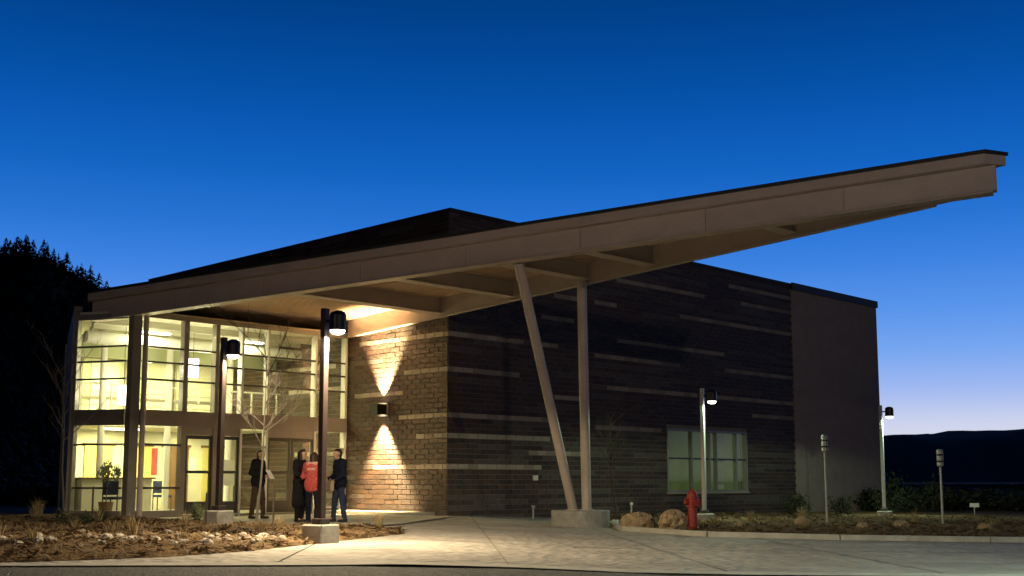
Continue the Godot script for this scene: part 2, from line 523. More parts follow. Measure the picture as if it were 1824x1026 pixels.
	for k in 5000:
		var z := -52.0 - 420.0 * pow(r.randf(), 1.7)
		var x := -z * r.randf_range(.20, .62)
		if r.randf() < .25: x = z * r.randf_range(.2, .5)
		var sc := r.randf_range(.6, 1.6)
		if x < -34.0 and z < -70.0: sc = .5
		mm.set_instance_transform(k, Transform3D(Basis(Vector3.UP, r.randf() * TAU).scaled(Vector3(sc * 1.3, sc, sc * 1.3)), Vector3(x, lay(x) - .1, z)))
	var scrub := MultiMeshInstance3D.new()
	scrub.name = "scrub"
	scrub.multimesh = mm
	scrub.material_override = M.dark_leaf
	add_child(scrub)
	tag(scrub, "dark low scrub covering the open ground behind the building", "scrub", "", "stuff")

	st = new_st()
	st.set_smooth_group(0)
	var mn := noise(22, 0.0016, 5)
	var mount := func(x: float, z: float) -> float:
		var e := clampf((-z - 2100.0) / 900.0, 0, 1)
		var rise := clampf((x - 200.0) / 900.0, 0, 1)
		return -40.0 + (118.0 + 54.0 * rise + mn.get_noise_2d(x, z * 0.4) * 46.0) * e * e * (3 - 2 * e)
	for i in 130:
		for j in 14:
			var q := []
			for o in [[0, 0], [0, 1], [1, 1], [1, 0]]:
				var x: float = -1500.0 + 40.0 * (i + o[0]); var z: float = -2050.0 - 90.0 * (j + o[1])
				q.append(Vector3(x, mount.call(x, z), z))
			quad(st, q[0], q[1], q[2], q[3])
	structure("mountain", st, M.mountain)

func conifer_mesh(seed_: int) -> ArrayMesh:
	var r := RandomNumberGenerator.new()
	r.seed = seed_
	var st := new_st()
	for k in 120:
		var t := r.randf()
		var y := 0.12 + 0.88 * t
		var a := r.randf() * TAU
		var reach := (0.30 * pow(1 - t, 0.75) + 0.03) * r.randf_range(0.6, 1.15)
		var d := Vector3(cos(a), -0.25, sin(a))
		var s := Vector3(-sin(a), 0, cos(a)) * reach * 0.34
		var o := Vector3(0, y, 0)
		tri(st, o + Vector3(0, 0.05, 0), o + d * reach + s, o + d * reach - s)
	st.generate_normals()
	return st.commit()

func hill_trees(hill: Callable) -> Node:
	var r := RandomNumberGenerator.new()
	r.seed = 77
	var kinds := [conifer_mesh(1), conifer_mesh(2), conifer_mesh(3)]
	var trunk := tube(new_st(), Vector3.ZERO, Vector3(0, .5, 0), .025, .012, 6)
	trunk.generate_normals()
	var trunk_mesh := trunk.commit()
	# the trees that stand against the sky along the crest
	for k in 34:
		var az := -0.44 + 0.108 * k / 33.0 + r.randf_range(-.001, .001)
		var best := Vector3.ZERO; var top := -1.0
		for j in 26:
			var z := -130.0 - 12.0 * j
			var x := -az * z
			var y: float = hill.call(x, z)
			if y / -z > top:
				top = y / -z
				best = Vector3(x, y, z)
		if best.y < 2.0: continue
		var hgt := r.randf_range(4.5, 11.0)
		var t := thing("pine_tree", "dark pine standing against the sky on the crest of the wooded hill", "tree", best - Vector3(0, .3, 0), r.randf() * TAU, "pines along the hill crest")
		t.scale = Vector3(hgt * r.randf_range(.7, 1.1), hgt, hgt * r.randf_range(.7, 1.1))
		put("trunk", trunk_mesh, M.dark_bark, t)
		put("crown", kinds[k % 3], M.dark_leaf, t)
	var mm := MultiMesh.new()
	mm.transform_format = MultiMesh.TRANSFORM_3D
	mm.mesh = kinds[0]
	var spots := []
	while spots.size() < 5200:
		var z := -70.0 - 410.0 * pow(r.randf(), 1.4); var x := r.randf_range(-520, -34) if r.randf() < .3 else z * r.randf_range(.30, .62)
		var y: float = hill.call(x, z)
		if y > -2.0: spots.append(Vector3(x, y - .4, z))
	mm.instance_count = spots.size()
	for k in spots.size():
		var s := r.randf_range(3, 5.5)
		mm.set_instance_transform(k, Transform3D(Basis(Vector3.UP, r.randf() * TAU).scaled(Vector3(s * 1.2, s, s * 1.2)), spots[k]))
	var o := MultiMeshInstance3D.new()
	o.name = "wood"
	o.multimesh = mm
	o.material_override = M.dark_leaf
	add_child(o)
	tag(o, "dark pine wood covering the slope of the hill behind the lobby", "wood", "", "stuff")
	return o

# ------------------------------------------------------------------ brick volume
const COURSE := 0.15
const BLOCK := 0.40
const TOP := 9.0
# pale courses: [course, from, to] along the long wall (x) and along the lobby-side wall (z)
var pale_long := [[56, 14.5, 19.1], [52, 8.0, 12.9], [52, 15.6, 19.1], [46, 4.7, 5.9], [46, 6.7, 7.8], [46, 11.3, 19.1], [41, 3.9, 5.5], [38, 7.8, 14.3], [35, 0.0, 3.3], [35, 3.9, 4.6], [34, 6.6, 11.2], [34, 14.3, 19.1], [28, 0.0, 2.9], [27, 7.2, 12.5], [27, 13.7, 19.1], [24, 4.7, 6.1], [23, 16.1, 19.1], [19, 0.0, 4.3], [18, 6.8, 10.2], [15, 0.0, 4.3], [12, 3.6, 6.1], [9, 0.0, 4.0]]
var pale_short := [[35, -3.95, 0.0], [28, -2.1, 0.0], [24, -4.2, -2.0], [19, -2.0, 0.0], [15, -1.3, 0.0], [9, -3.35, 0.0], [31, -9.0, -5.6], [26, -8.0, -4.9], [17, -9.0, -5.2], [12, -7.5, -4.9], [40, -15.0, -6.0], [45, -12.0, -3.0], [51, -9.0, -1.0], [55, -14.0, -6.0]]

func block_mesh(length: float) -> ArrayMesh:
	# lies along +x from 0, its face towards +z, with worn, chamfered edges
	var st := new_st()
	var e := 0.008
	var a := 0.005; var b := length - 0.005; var lo := 0.007; var hi := COURSE - 0.007
	var f0 := 0.0; var f1 := 0.022
	var fr := [Vector3(a + e, hi - e, f1), Vector3(b - e, hi - e, f1), Vector3(b - e, lo + e, f1), Vector3(a + e, lo + e, f1)]
	var md := [Vector3(a, hi, f1 - e), Vector3(b, hi, f1 - e), Vector3(b, lo, f1 - e), Vector3(a, lo, f1 - e)]
	var bk := [Vector3(a, hi, f0), Vector3(b, hi, f0), Vector3(b, lo, f0), Vector3(a, lo, f0)]
	quad(st, fr[0], fr[1], fr[2], fr[3])
	for i in 4:
		var j := (i + 1) % 4
		quad(st, md[i], md[j], fr[j], fr[i])
		quad(st, bk[i], bk[j], md[j], md[i])
	st.generate_normals()
	return st.commit()

func is_pale(list: Array, course: int, at: float) -> bool:
	for b in list:
		if b[0] == course and at >= b[1] - 0.05 and at <= b[2] + 0.05: return true
	return false

func brick_building() -> void:
	var t := thing("brick_building", "tall flat-roofed building of dark brown blocks with scattered pale courses", "building", CORNER, TURN)
	# core behind the blocks, with the window opening left free
	var wx0 := 10.48; var wx1 := 15.56; var wy0 := 0.60; var wy1 := 2.86
	var st := new_st()
	bx(st, Vector3(0, -1.2, -.3), Vector3(wx0, TOP, 0))
	bx(st, Vector3(wx1, -1.2, -.3), Vector3(26.3, TOP, 0))
	bx(st, Vector3(wx0, -1.2, -.3), Vector3(wx1, wy0, 0))
	bx(st, Vector3(wx0, wy1, -.3), Vector3(wx1, TOP, 0))
	bx(st, Vector3(0, -1.2, -17.9), Vector3(.3, TOP, -.3))
	bx(st, Vector3(.3, -1.2, -17.9), Vector3(26.3, TOP, -17.6))
	bx(st, Vector3(26.0, -1.2, -17.6), Vector3(26.3, TOP, -.3))
	put("wall_core", st, M.mortar, t)
	put("roof", bx(new_st(), Vector3(-.02, TOP + .002, -17.95), Vector3(26.35, TOP + .10, .06)), M.roof, t)
	put("coping", bx(new_st(), Vector3(19.08, TOP - .16, .05), Vector3(26.42, TOP + .14, .12)), M.roof, t)
	put("stucco_panel", bx(new_st(), Vector3(19.1, -1.2, .004), Vector3(26.36, TOP - .1, .055)), M.stucco, t)

	# blocks
	var full := block_mesh(BLOCK); var half := block_mesh(BLOCK / 2)
	var joined := []
	for k in 6: joined.append(new_st())
	var kinds := [M.brick[0], M.brick[1], M.brick[2], M.pale_brick, M.pale_brick_warm, M.grey_brick]
	var run := 0
	var r := RandomNumberGenerator.new()
	r.seed = 404
	var count := 0
	# lobby-side wall: face towards -x, runs along -z from the corner
	var side := Basis(Vector3(0, 0, -1), Vector3.UP, Vector3(-1, 0, 0))
	side = Basis(Vector3(0, 0, 1), Vector3.UP, Vector3(-1, 0, 0))
	for c in range(-1, 60):
		var z := 0.0
		var odd: bool = posmod(c, 2) == 1
		var first := true
		while z > -17.5:
			var length := BLOCK / 2 if (odd and first) else BLOCK
			first = false
			z -= length
			var pale := is_pale(pale_short, c, z + length / 2)
			if run == 0 and r.randf() < .03: run = r.randi_range(2, 5)
			var m: int = (3 if r.randf() < .6 else 4) if pale else (5 if run > 0 else r.randi_range(0, 2))
			run = maxi(run - 1, 0)
			var tf := Transform3D(side, Vector3(-r.randf_range(0, .007), c * COURSE, z))
			var mesh := full if length > .3 else half
			if z > -4.75 and c >= 2 and c < 32 and count < 300:
				var b := put("block", mesh, kinds[m], t)
				b.transform = tf
				count += 1
			else:
				joined[m].append_from(mesh, 0, tf)
	# the long wall: face towards +z
	for c in range(-6, 60):
		var x := 0.0
		var odd: bool = posmod(c, 2) == 0
		var first := true
		while x < 19.0:
			var length := BLOCK / 2 if (odd and first) else BLOCK
			first = false
			var y := c * COURSE
			var pale := is_pale(pale_long, c, x + length / 2)
			if run == 0 and r.randf() < .05: run = r.randi_range(3, 9)
			var m: int = (3 if r.randf() < .6 else 4) if pale else (5 if run > 0 else r.randi_range(0, 2))
			run = maxi(run - 1, 0)
			var row_of_window: bool = y + COURSE > wy0 and y < wy1
			var cuts := [[x, minf(x + length, 19.09)]]
			if row_of_window: cuts = [[x, minf(x + length, wx0)], [maxf(x, wx1), minf(x + length, 19.09)]]
			for cut in cuts:
				var w: float = cut[1] - cut[0]
				if w < .05: continue
				var whole := length > .3
				joined[m].append_from(full if whole else half, 0, Transform3D(Basis.IDENTITY.scaled(Vector3(w / (BLOCK if whole else BLOCK / 2), 1, 1)), Vector3(cut[0], y, r.randf_range(0, .007))))
			x += length
	for k in 6:
		var o := put("blockwork", joined[k].commit(), kinds[k], t)
		o.set_meta("kind", "stuff")
	# the window in the long wall and the dim room behind it
	st = new_st()
	bx(st, Vector3(wx0, wy0, -.2), Vector3(wx1, wy0 + .07, .05))
	bx(st, Vector3(wx0, wy1 - .07, -.2), Vector3(wx1, wy1, .05))
	bx(st, Vector3(wx0, wy0 + .07, -.2), Vector3(wx0 + .07, wy1 - .07, .05))
	bx(st, Vector3(wx1 - .07, wy0 + .07, -.2), Vector3(wx1, wy1 - .07, .05))
	var win := put("window", st, M.frame, t)
	for x in [12.0, 13.12, 13.55, 14.85]:
		put("mullion", bx(new_st(), Vector3(x - .04, wy0 + .07, -.12), Vector3(x + .04, wy1 - .07, .02)), M.frame, win)
	put("transom", bx(new_st(), Vector3(wx0 + .07, 1.78, -.1), Vector3(wx1 - .07, 1.84, .0)), M.dark_frame, win)
	put("sill", cbox(new_st(), Vector3(wx0 - .05, wy0 - .06, -.02), Vector3(wx1 + .05, wy0, .09), .01), M.pale_brick, win)
	var edges := [wx0 + .07, 11.96, 12.04, 13.08, 13.16, 13.51, 13.59, 14.81, 14.89, wx1 - .07]
	for k in 5:
		for row in [[wy0 + .07, 1.78], [1.84, wy1 - .07]]:
			put("pane", bx(new_st(), Vector3(edges[2 * k], row[0], -.06), Vector3(edges[2 * k + 1], row[1], -.05)), M.glass, win)
	st = new_st()
	bx(st, Vector3(9.8, -.2, -4.3), Vector3(16.2, 3.3, -4.2))
	bx(st, Vector3(9.7, -.2, -4.2), Vector3(9.8, 3.3, -.3))
	bx(st, Vector3(16.2, -.2, -4.2), Vector3(16.3, 3.3, -.3))
	bx(st, Vector3(9.8, 3.3, -4.2), Vector3(16.2, 3.4, -.3))
	bx(st, Vector3(9.8, -.3, -4.2), Vector3(16.2, -.2, -.3))
	put("room_shell", st, M.interior_green, t)
	put("blind", bx(new_st(), Vector3(13.65, .74, -.26), Vector3(14.4, 2.74, -.235)), M.interior_green, t)
	put("sheet_of_paper", bx(new_st(), Vector3(13.75, .70, -.22), Vector3(14.3, .86, -.215)), M.paper, t)
	area(t, Vector3(13, 3.25, -2.2), Vector3.DOWN, 2.2, 2.4, 1.2, Color(.88, 1, .70))
	# small fittings at the foot of the dark wall
	put("outlet_box", cbox(new_st(), Vector3(3.55, 1.02, .03), Vector3(3.75, 1.18, .10), .01), M.white, t)

func wall_lamp() -> void:
	# the up-and-down lamp on the lobby-side brick wall
	var at := CORNER + Basis(Vector3.UP, TURN) * Vector3(-.03, 3.19, -2.9)
	var t := thing("wall_lamp", "dark box wall lamp throwing light up and down the brick wall", "wall lamp", at, TURN)
	var st := new_st()
	bx(st, Vector3(-.40, -.16, -.17), Vector3(-.37, .16, .17))
	bx(st, Vector3(-.37, -.16, -.17), Vector3(-.04, .16, -.14))
	bx(st, Vector3(-.37, -.16, .14), Vector3(-.04, .16, .17))
	put("housing", st, M.black_metal, t)
	put("back_plate", bx(new_st(), Vector3(-.04, -.21, -.23), Vector3(-.005, .21, .23)), M.pale_metal, t)
	put("lens", bx(new_st(), Vector3(-.36, .10, -.13), Vector3(-.05, .11, .13)), M.sconce_face, t)
	put("lens", bx(new_st(), Vector3(-.36, -.11, -.13), Vector3(-.05, -.10, .13)), M.sconce_face, t)
	spot(t, Vector3(-.26, .13, 0), Vector3(.08, 1, 0), 170.0, 33.0, Color(1, .86, .62), .05, .75)
	spot(t, Vector3(-.26, -.13, 0), Vector3(.06, -1, 0), 160.0, 35.0, Color(1, .86, .62), .05, .75)

# ------------------------------------------------------------------ canopy
func low(z: float) -> float:
	return 5.86 + 0.055 * z

func canopy() -> void:
	var t := thing("entrance_canopy", "long tan entrance canopy tapering to a raised pointed tip", "canopy", CORNER, TURN)
	var tip := Vector2(0, 16.2)
	var dir := (Vector2(-7.42, -4.75) - tip).normalized()
	var far_end := tip + dir * 23.75
	var front := func(z: float) -> Vector2: return tip + dir * ((z - tip.y) / dir.y)
	var h := func(z: float) -> float: return low(z)
	put("front_beam", beam(new_st(), Vector2(-.06, 16.28), far_end, .2, h, .52), M.tan_paint, t)
	put("back_beam", beam(new_st(), Vector2(-.09, 15.75), Vector2(-.09, -4.62), .13, h, .52, .002), M.tan_paint, t)
	# sheet-metal panels on the front beam, with open joints
	var face := Vector2(dir.y, -dir.x)
	if face.x > 0: face = -face
	for k in 8:
		var a0: Vector2 = Vector2(-.06, 16.28).lerp(far_end, k / 8.0) + face * .112 + dir * .012
		var a1: Vector2 = Vector2(-.06, 16.28).lerp(far_end, (k + 1) / 8.0) + face * .112 - dir * .012
		put("fascia_panel", beam(new_st(), a0, a1, .02, h, .50, .012), M.tan_paint, t)
	# flanges under the two long beams
	put("flange", beam(new_st(), Vector2(-.06, 16.2), far_end, .34, h, .035, -.036), M.tan_paint, t)
	put("flange", beam(new_st(), Vector2(-.105, 15.0), Vector2(-.105, -4.62), .17, h, .035, -.034), M.tan_paint, t)
	for z in [-.3, 2.7, 5.5, 7.6, 11.6]:
		var a: Vector2 = front.call(z) + Vector2(.10, 0)
		var b := Vector2(-.156, z)
		var wide := .20
		put("cross_beam", beam(new_st(), a, b, wide, h, .42, .10), M.tan_paint, t)
		put("flange", beam(new_st(), a, b, wide + .12, h, .03, .07), M.tan_paint, t)
	# roof slab and its metal edge
	var out := Vector2(dir.y, -dir.x) * .30
	if out.x > 0: out = -out
	var poly := PackedVector2Array([Vector2(-.42, 16.2), far_end + out, far_end + Vector2(3.4, -7.6), Vector2(-.04, -16.5), Vector2(-.04, .10), Vector2(.10, .10), Vector2(.10, 16.42)])
	put("roof_deck", slab(new_st(), poly, func(z): return low(z) + .525, .20), M.tan_paint, t)
	var poly2 := PackedVector2Array([Vector2(-.46, 16.24), far_end + out * 1.12, far_end + Vector2(3.4, -7.7), Vector2(-.045, -16.55), Vector2(-.045, .14), Vector2(.14, .14), Vector2(.14, 16.46)])
	put("roof_edge", slab(new_st(), poly2, func(z): return low(z) + .727, .07), M.roof, t)
	# narrow ribbed boards under the roof
	var st := new_st()
	for k in 140:
		var z := -4.5 + k * .145
		var a: Vector2 = front.call(z)
		if a.x > -.5: break
		var y := low(z) + .525
		bx(st, Vector3(a.x + .12, y - .022, z - .05), Vector3(-.28, y - .002, z + .05))
	var o := put("soffit_boards", st, M.deck, t)
	o.set_meta("kind", "stuff")

func canopy_columns() -> void:
	var B := Basis(Vector3.UP, TURN)
	var foot := CORNER + B * Vector3(-.28, 0, 5.35)
	foot.y = -.24
	var t := thing("column_base", "round concrete drum carrying the two tan canopy columns", "column base", foot, 0)
	put("drum", lathe(new_st(), [[0.0, 0.0], [.75, 0.0], [.75, .48], [.735, .50], [0.0, .50]], 48), M.block_concrete, t)
	var top := CORNER + B * Vector3(-.28, low(5.5) + .10, 5.45)
	t = thing("canopy_column", "upright tan steel column on the round concrete drum", "column", foot + Vector3(.16, .5, 0), 0)
	var rel := top - t.position
	put("shaft", tube(new_st(), Vector3(0, .03, 0), rel, .125, .125, 28), M.tan_paint, t)
	put("base_plate", tube(new_st(), Vector3(0, .001, 0), Vector3(0, .03, 0), .2, .2, 24), M.tan_paint, t)
	put("cap_plate", tube(new_st(), rel - Vector3(0, .05, 0), rel - Vector3(0, .012, 0), .2, .2, 24), M.tan_paint, t)
	var at := foot + Vector3(-.19, .5, .05)
	top = CORNER + B * Vector3(-3.42, low(6.2) - .04, 6.2)
	t = thing("canopy_column", "slanting tan steel column leaning out from the concrete drum to the front beam", "column", at, 0)
	rel = top - at
	put("shaft", tube(new_st(), Vector3(0, .01, 0), rel, .12, .12, 28), M.tan_paint, t)
	put("base_plate", tube(new_st(), Vector3(0, .001, 0), Vector3(0, .03, 0), .17, .17, 24), M.tan_paint, t)

# ------------------------------------------------------------------ glass lobby
func lobby() -> void:
	var t := thing("glass_lobby", "two-storey glazed lobby glowing yellow under the canopy", "lobby", CORNER, TURN)
	var Z0 := -4.75
	var st: SurfaceTool
	var head := func(z: float) -> float: return low(z) + .10
	var top := low(Z0) + .5
	# shell
	var back := -13.5
	var outline := PackedVector2Array([Vector2(-7.42, Z0), Vector2(0, Z0), Vector2(0, back), Vector2(-5.3, back), Vector2(-8.27, -6.4)])
	put("floor", slab(new_st(), outline, func(_z): return -.25, .31), M.interior_floor, t)
	put("ceiling", slab(new_st(), outline, func(_z): return 5.66, .08), M.interior_ceiling, t)
	put("back_wall", bx(new_st(), Vector3(-5.3, .06, back - .2), Vector3(-.03, 5.66, back)), M.interior_wall, t)
	st = new_st()
	var a := Vector3(-8.30, 2.83, -6.45); var b := Vector3(-5.2, 2.83, back)
	obox(st, (a + b) / 2, (b - a) / 2, Vector3(0, 3.08, 0), Vector3(.12, 0, 0))
	put("side_wall", st, M.spandrel, t)
	# upper floor with its edge and railing
	put("upper_floor", slab(new_st(), PackedVector2Array([Vector2(-7.25, -8.4), Vector2(-.03, -8.4), Vector2(-.03, back), Vector2(-5.15, back)]), func(_z): return 2.66, .24), M.interior_wall, t)
	var rail := put("railing", bx(new_st(), Vector3(-7.2, 3.92, -8.5), Vector3(-.05, 3.97, -8.44)), M.white, t)
	for k in 4:
		put("rail_bar", bx(new_st(), Vector3(-7.2, 3.08 + .2 * k, -8.48), Vector3(-.05, 3.10 + .2 * k, -8.46)), M.frame, rail)
	for k in 8:
		put("baluster", bx(new_st(), Vector3(-7.2 + 1.0 * k, 2.90, -8.49), Vector3(-7.16 + 1.0 * k, 3.92, -8.45)), M.white, rail)
	# rooms under and on the upper floor
	put("partition", bx(new_st(), Vector3(-6.0, .06, -11.2), Vector3(-.03, 2.66, -11.1)), M.interior_wall, t)
	put("upper_partition", bx(new_st(), Vector3(-5.85, 2.90, -11.6), Vector3(-.03, 5.66, -11.5)), M.interior_green, t)
	for d in [[-5.7, M.interior_yellow], [-4.3, M.interior_yellow], [-2.9, M.brown_wood], [-1.4, M.interior_yellow]]:
		var dr := put("inner_door", bx(new_st(), Vector3(d[0], .07, -11.09), Vector3(d[0] + .95, 2.15, -11.05)), d[1], t)
		put("door_frame", bx(new_st(), Vector3(d[0] - .07, 2.15, -11.09), Vector3(d[0] + 1.02, 2.23, -11.03)), M.brown_wood, dr)
		put("handle", bx(new_st(), Vector3(d[0] + .82, 1.05, -11.05), Vector3(d[0] + .88, 1.10, -11.0)), M.frame, dr)
	for d in [-5.4, -3.6, -1.8]:
		put("inner_door", bx(new_st(), Vector3(d, 2.91, -11.49), Vector3(d + .95, 5.0, -11.46)), M.interior_wall, t)
	for x in [-5.75, -4.2, -4.05, -2.5, -2.35, -.7]:
		put("partition_post", bx(new_st(), Vector3(x - .04, 2.90, -11.45), Vector3(x + .04, 5.45, -11.40)), M.spandrel, t)
	for y in [3.75, 5.05]:
		put("partition_rail", bx(new_st(), Vector3(-5.8, y - .035, -11.44), Vector3(-.05, y + .035, -11.41)), M.spandrel, t)
	put("bulkhead", bx(new_st(), Vector3(-7.3, 4.78, -8.9), Vector3(-.04, 5.45, -8.75)), M.interior_green, t)
	for x in [-6.6, -4.4, -2.2]:
		put("inner_column", tube(new_st(), Vector3(x, .06, -8.2), Vector3(x, 5.66, -8.2), .10, .10, 16), M.white, t)
	for k in 6:
		put("ceiling_beam", bx(new_st(), Vector3(-7.9 + .5 * k, 5.46, -6.3 - 1.15 * k), Vector3(-.04, 5.655, -6.18 - 1.15 * k)), M.interior_ceiling, t)
	put("duct", tube(new_st(), Vector3(-7.6, 5.2, -7.4), Vector3(-.05, 5.2, -7.4), .18, .18, 18), M.white, t)

	# glazing: corner column, mullions, transoms, spandrel band
	put("corner_column", bx(new_st(), Vector3(-7.52, -.1, Z0 - .22), Vector3(-7.26, top, Z0 + .06)), M.spandrel, t)
	put("corner_column", tube(new_st(), Vector3(-7.16, -.1, Z0 + .10), Vector3(-7.16, top - .4, Z0 + .10), .075, .075, 18), M.tan_paint, t)
	put("spandrel_band", bx(new_st(), Vector3(-7.24, 2.54, Z0 - .12), Vector3(-.04, 2.98, Z0 + .02)), M.spandrel, t)
	put("head_rail", bx(new_st(), Vector3(-7.24, 5.56, Z0 - .10), Vector3(-.04, 5.70, Z0 + .03)), M.frame, t)
	put("sill_rail", bx(new_st(), Vector3(-7.24, -.1, Z0 - .10), Vector3(-5.92, .19, Z0 + .04)), M.spandrel, t)
	var posts := [[-5.84, .075, M.spandrel], [-4.82, .06, M.spandrel], [-3.95, .035, M.pale_frame], [-3.04, .035, M.pale_frame], [-1.28, .035, M.pale_frame], [-.10, .04, M.pale_frame]]
	for p in posts:
		put("mullion", bx(new_st(), Vector3(p[0] - p[1], 2.981, Z0 - .20), Vector3(p[0] + p[1], 5.559, Z0 + .035)), p[2], t)
		put("mullion", bx(new_st(), Vector3(p[0] - p[1], -.05, Z0 - .20), Vector3(p[0] + p[1], 2.539, Z0 + .035)), p[2], t)
	var xs := [-7.24, -5.915, -5.765, -4.88, -4.76, -3.985, -3.915, -3.075, -3.005, -1.315, -1.245, -.14]
	var rows := [2.98, 3.83, 4.32, 4.74, 5.56]
	for k in 6:
		var x0: float = xs[2 * k]; var x1: float = xs[2 * k + 1]
		for j in 4:
			put("pane", bx(new_st(), Vector3(x0, rows[j] + .02, Z0 - .04), Vector3(x1, rows[j + 1] - .02, Z0 - .03)), M.glass, t)
			if j > 0:
				put("transom", bx(new_st(), Vector3(x0, rows[j] - .025, Z0 - .08), Vector3(x1, rows[j] + .025, Z0 + .02)), M.dark_frame, t)
	# ground floor, first bay: three lights
	var low_rows := [.19, .81, 2.01, 2.54]
	for j in 3:
		put("pane", bx(new_st(), Vector3(-7.24, low_rows[j] + .02, Z0 - .04), Vector3(-5.915, low_rows[j + 1] - .02, Z0 - .03)), M.glass, t)
		if j > 0: put("transom", bx(new_st(), Vector3(-7.24, low_rows[j] - .03, Z0 - .08), Vector3(-5.915, low_rows[j] + .03, Z0 + .02)), M.dark_frame, t)
	# doors and side lights
	for d in [[-5.765, -4.88], [-4.76, -3.985], [-3.005, -2.17], [-2.15, -1.315]]:
		st = new_st()
		var x0: float = d[0]; var x1: float = d[1]
		bx(st, Vector3(x0 + .005, .07, Z0 - .07), Vector3(x0 + .085, 2.30, Z0 - .01))
		bx(st, Vector3(x1 - .085, .07, Z0 - .07), Vector3(x1 - .005, 2.30, Z0 - .01))
		bx(st, Vector3(x0 + .085, .07, Z0 - .07), Vector3(x1 - .085, .42, Z0 - .01))
		bx(st, Vector3(x0 + .085, 2.20, Z0 - .07), Vector3(x1 - .085, 2.30, Z0 - .01))
		var dr := put("door", st, M.dark_frame, t)
		put("push_bar", bx(new_st(), Vector3(x0 + .085, 1.22, Z0 - .01), Vector3(x1 - .085, 1.30, Z0 + .03)), M.dark_frame, dr)
		put("pane", bx(new_st(), Vector3(x0 + .085, .42, Z0 - .045), Vector3(x1 - .085, 2.20, Z0 - .035)), M.glass, dr)
	for d in [[-5.765, -4.88], [-4.76, -3.985], [-3.005, -1.315]]:
		put("door_head", bx(new_st(), Vector3(d[0], 2.31, Z0 - .09), Vector3(d[1], 2.539, Z0 + .01)), M.spandrel, t)
	for d in [[-3.915, -3.075], [-1.245, -.14]]:
		for j in 3:
			put("pane", bx(new_st(), Vector3(d[0], low_rows[j] + .02, Z0 - .04), Vector3(d[1], low_rows[j + 1] - .02, Z0 - .03)), M.glass, t)
			put("transom", bx(new_st(), Vector3(d[0], low_rows[j] - .03, Z0 - .08), Vector3(d[1], low_rows[j] + .03, Z0 + .02)), M.frame, t)
	# the short glazed side, turned back from the corner column
	var p0 := Vector3(-7.53, 0, -5.0); var p1 := Vector3(-8.27, 0, -6.4)
	var dx := (p1 - p0).normalized()
	var n := Vector3(dx.z, 0, -dx.x)
	if n.x > 0: n = -n
	var L := p0.distance_to(p1)
	var strip := func(y0: float, y1: float, s0: float, s1: float, back_: float, front_: float) -> SurfaceTool:
		var q := new_st()
		obox(q, p0 + dx * (s0 + s1) / 2 + n * (front_ - back_) / 2 + Vector3(0, (y0 + y1) / 2, 0), dx * (s1 - s0) / 2, Vector3(0, (y1 - y0) / 2, 0), n * (front_ + back_) / 2)
		return q
	put("spandrel_band", strip.call(2.54, 2.98, 0.0, L, .1, .02), M.spandrel, t)
	put("head_rail", strip.call(5.50, 5.66, 0.0, L, .1, .03), M.frame, t)
	put("sill_rail", strip.call(-.1, .19, 0.0, L, .1, .03), M.spandrel, t)
	put("mullion", strip.call(-.1, 5.66, L, L + .12, .12, .05), M.frame, t)
	var side_rows := [.19, .81, 2.01, 2.54, 2.98, 3.83, 4.32, 4.74, 5.50]
	for j in 8:
		if j == 3: continue
		put("pane", strip.call(side_rows[j] + .02, side_rows[j + 1] - .02, .01, L - .01, .01, .0), M.glass, t)
		if j != 0 and j != 4: put("transom", strip.call(side_rows[j] - .025, side_rows[j] + .025, .01, L - .01, .05, .02), M.dark_frame, t)
	# ceiling lights of the lobby
	var warm := Color(1, .98, .66)
	for q in [[-5.0, 5.0, -9.9, 26.0], [-2.2, 5.0, -9.9, 15.0], [-5.8, 5.4, -6.9, 18.0], [-2.4, 5.4, -6.9, 18.0], [-5.2, 2.6, -9.6, 26.0], [-2.4, 2.6, -9.6, 14.0]]:
		put("ceiling_light", bx(new_st(), Vector3(q[0] - .6, q[1] + .005, q[2] - .15), Vector3(q[0] + .6, q[1] + .05, q[2] + .15)), M.pendant_face, t)
		area(t, Vector3(q[0], q[1], q[2]), Vector3.DOWN, q[3], 1.2, .3, warm)

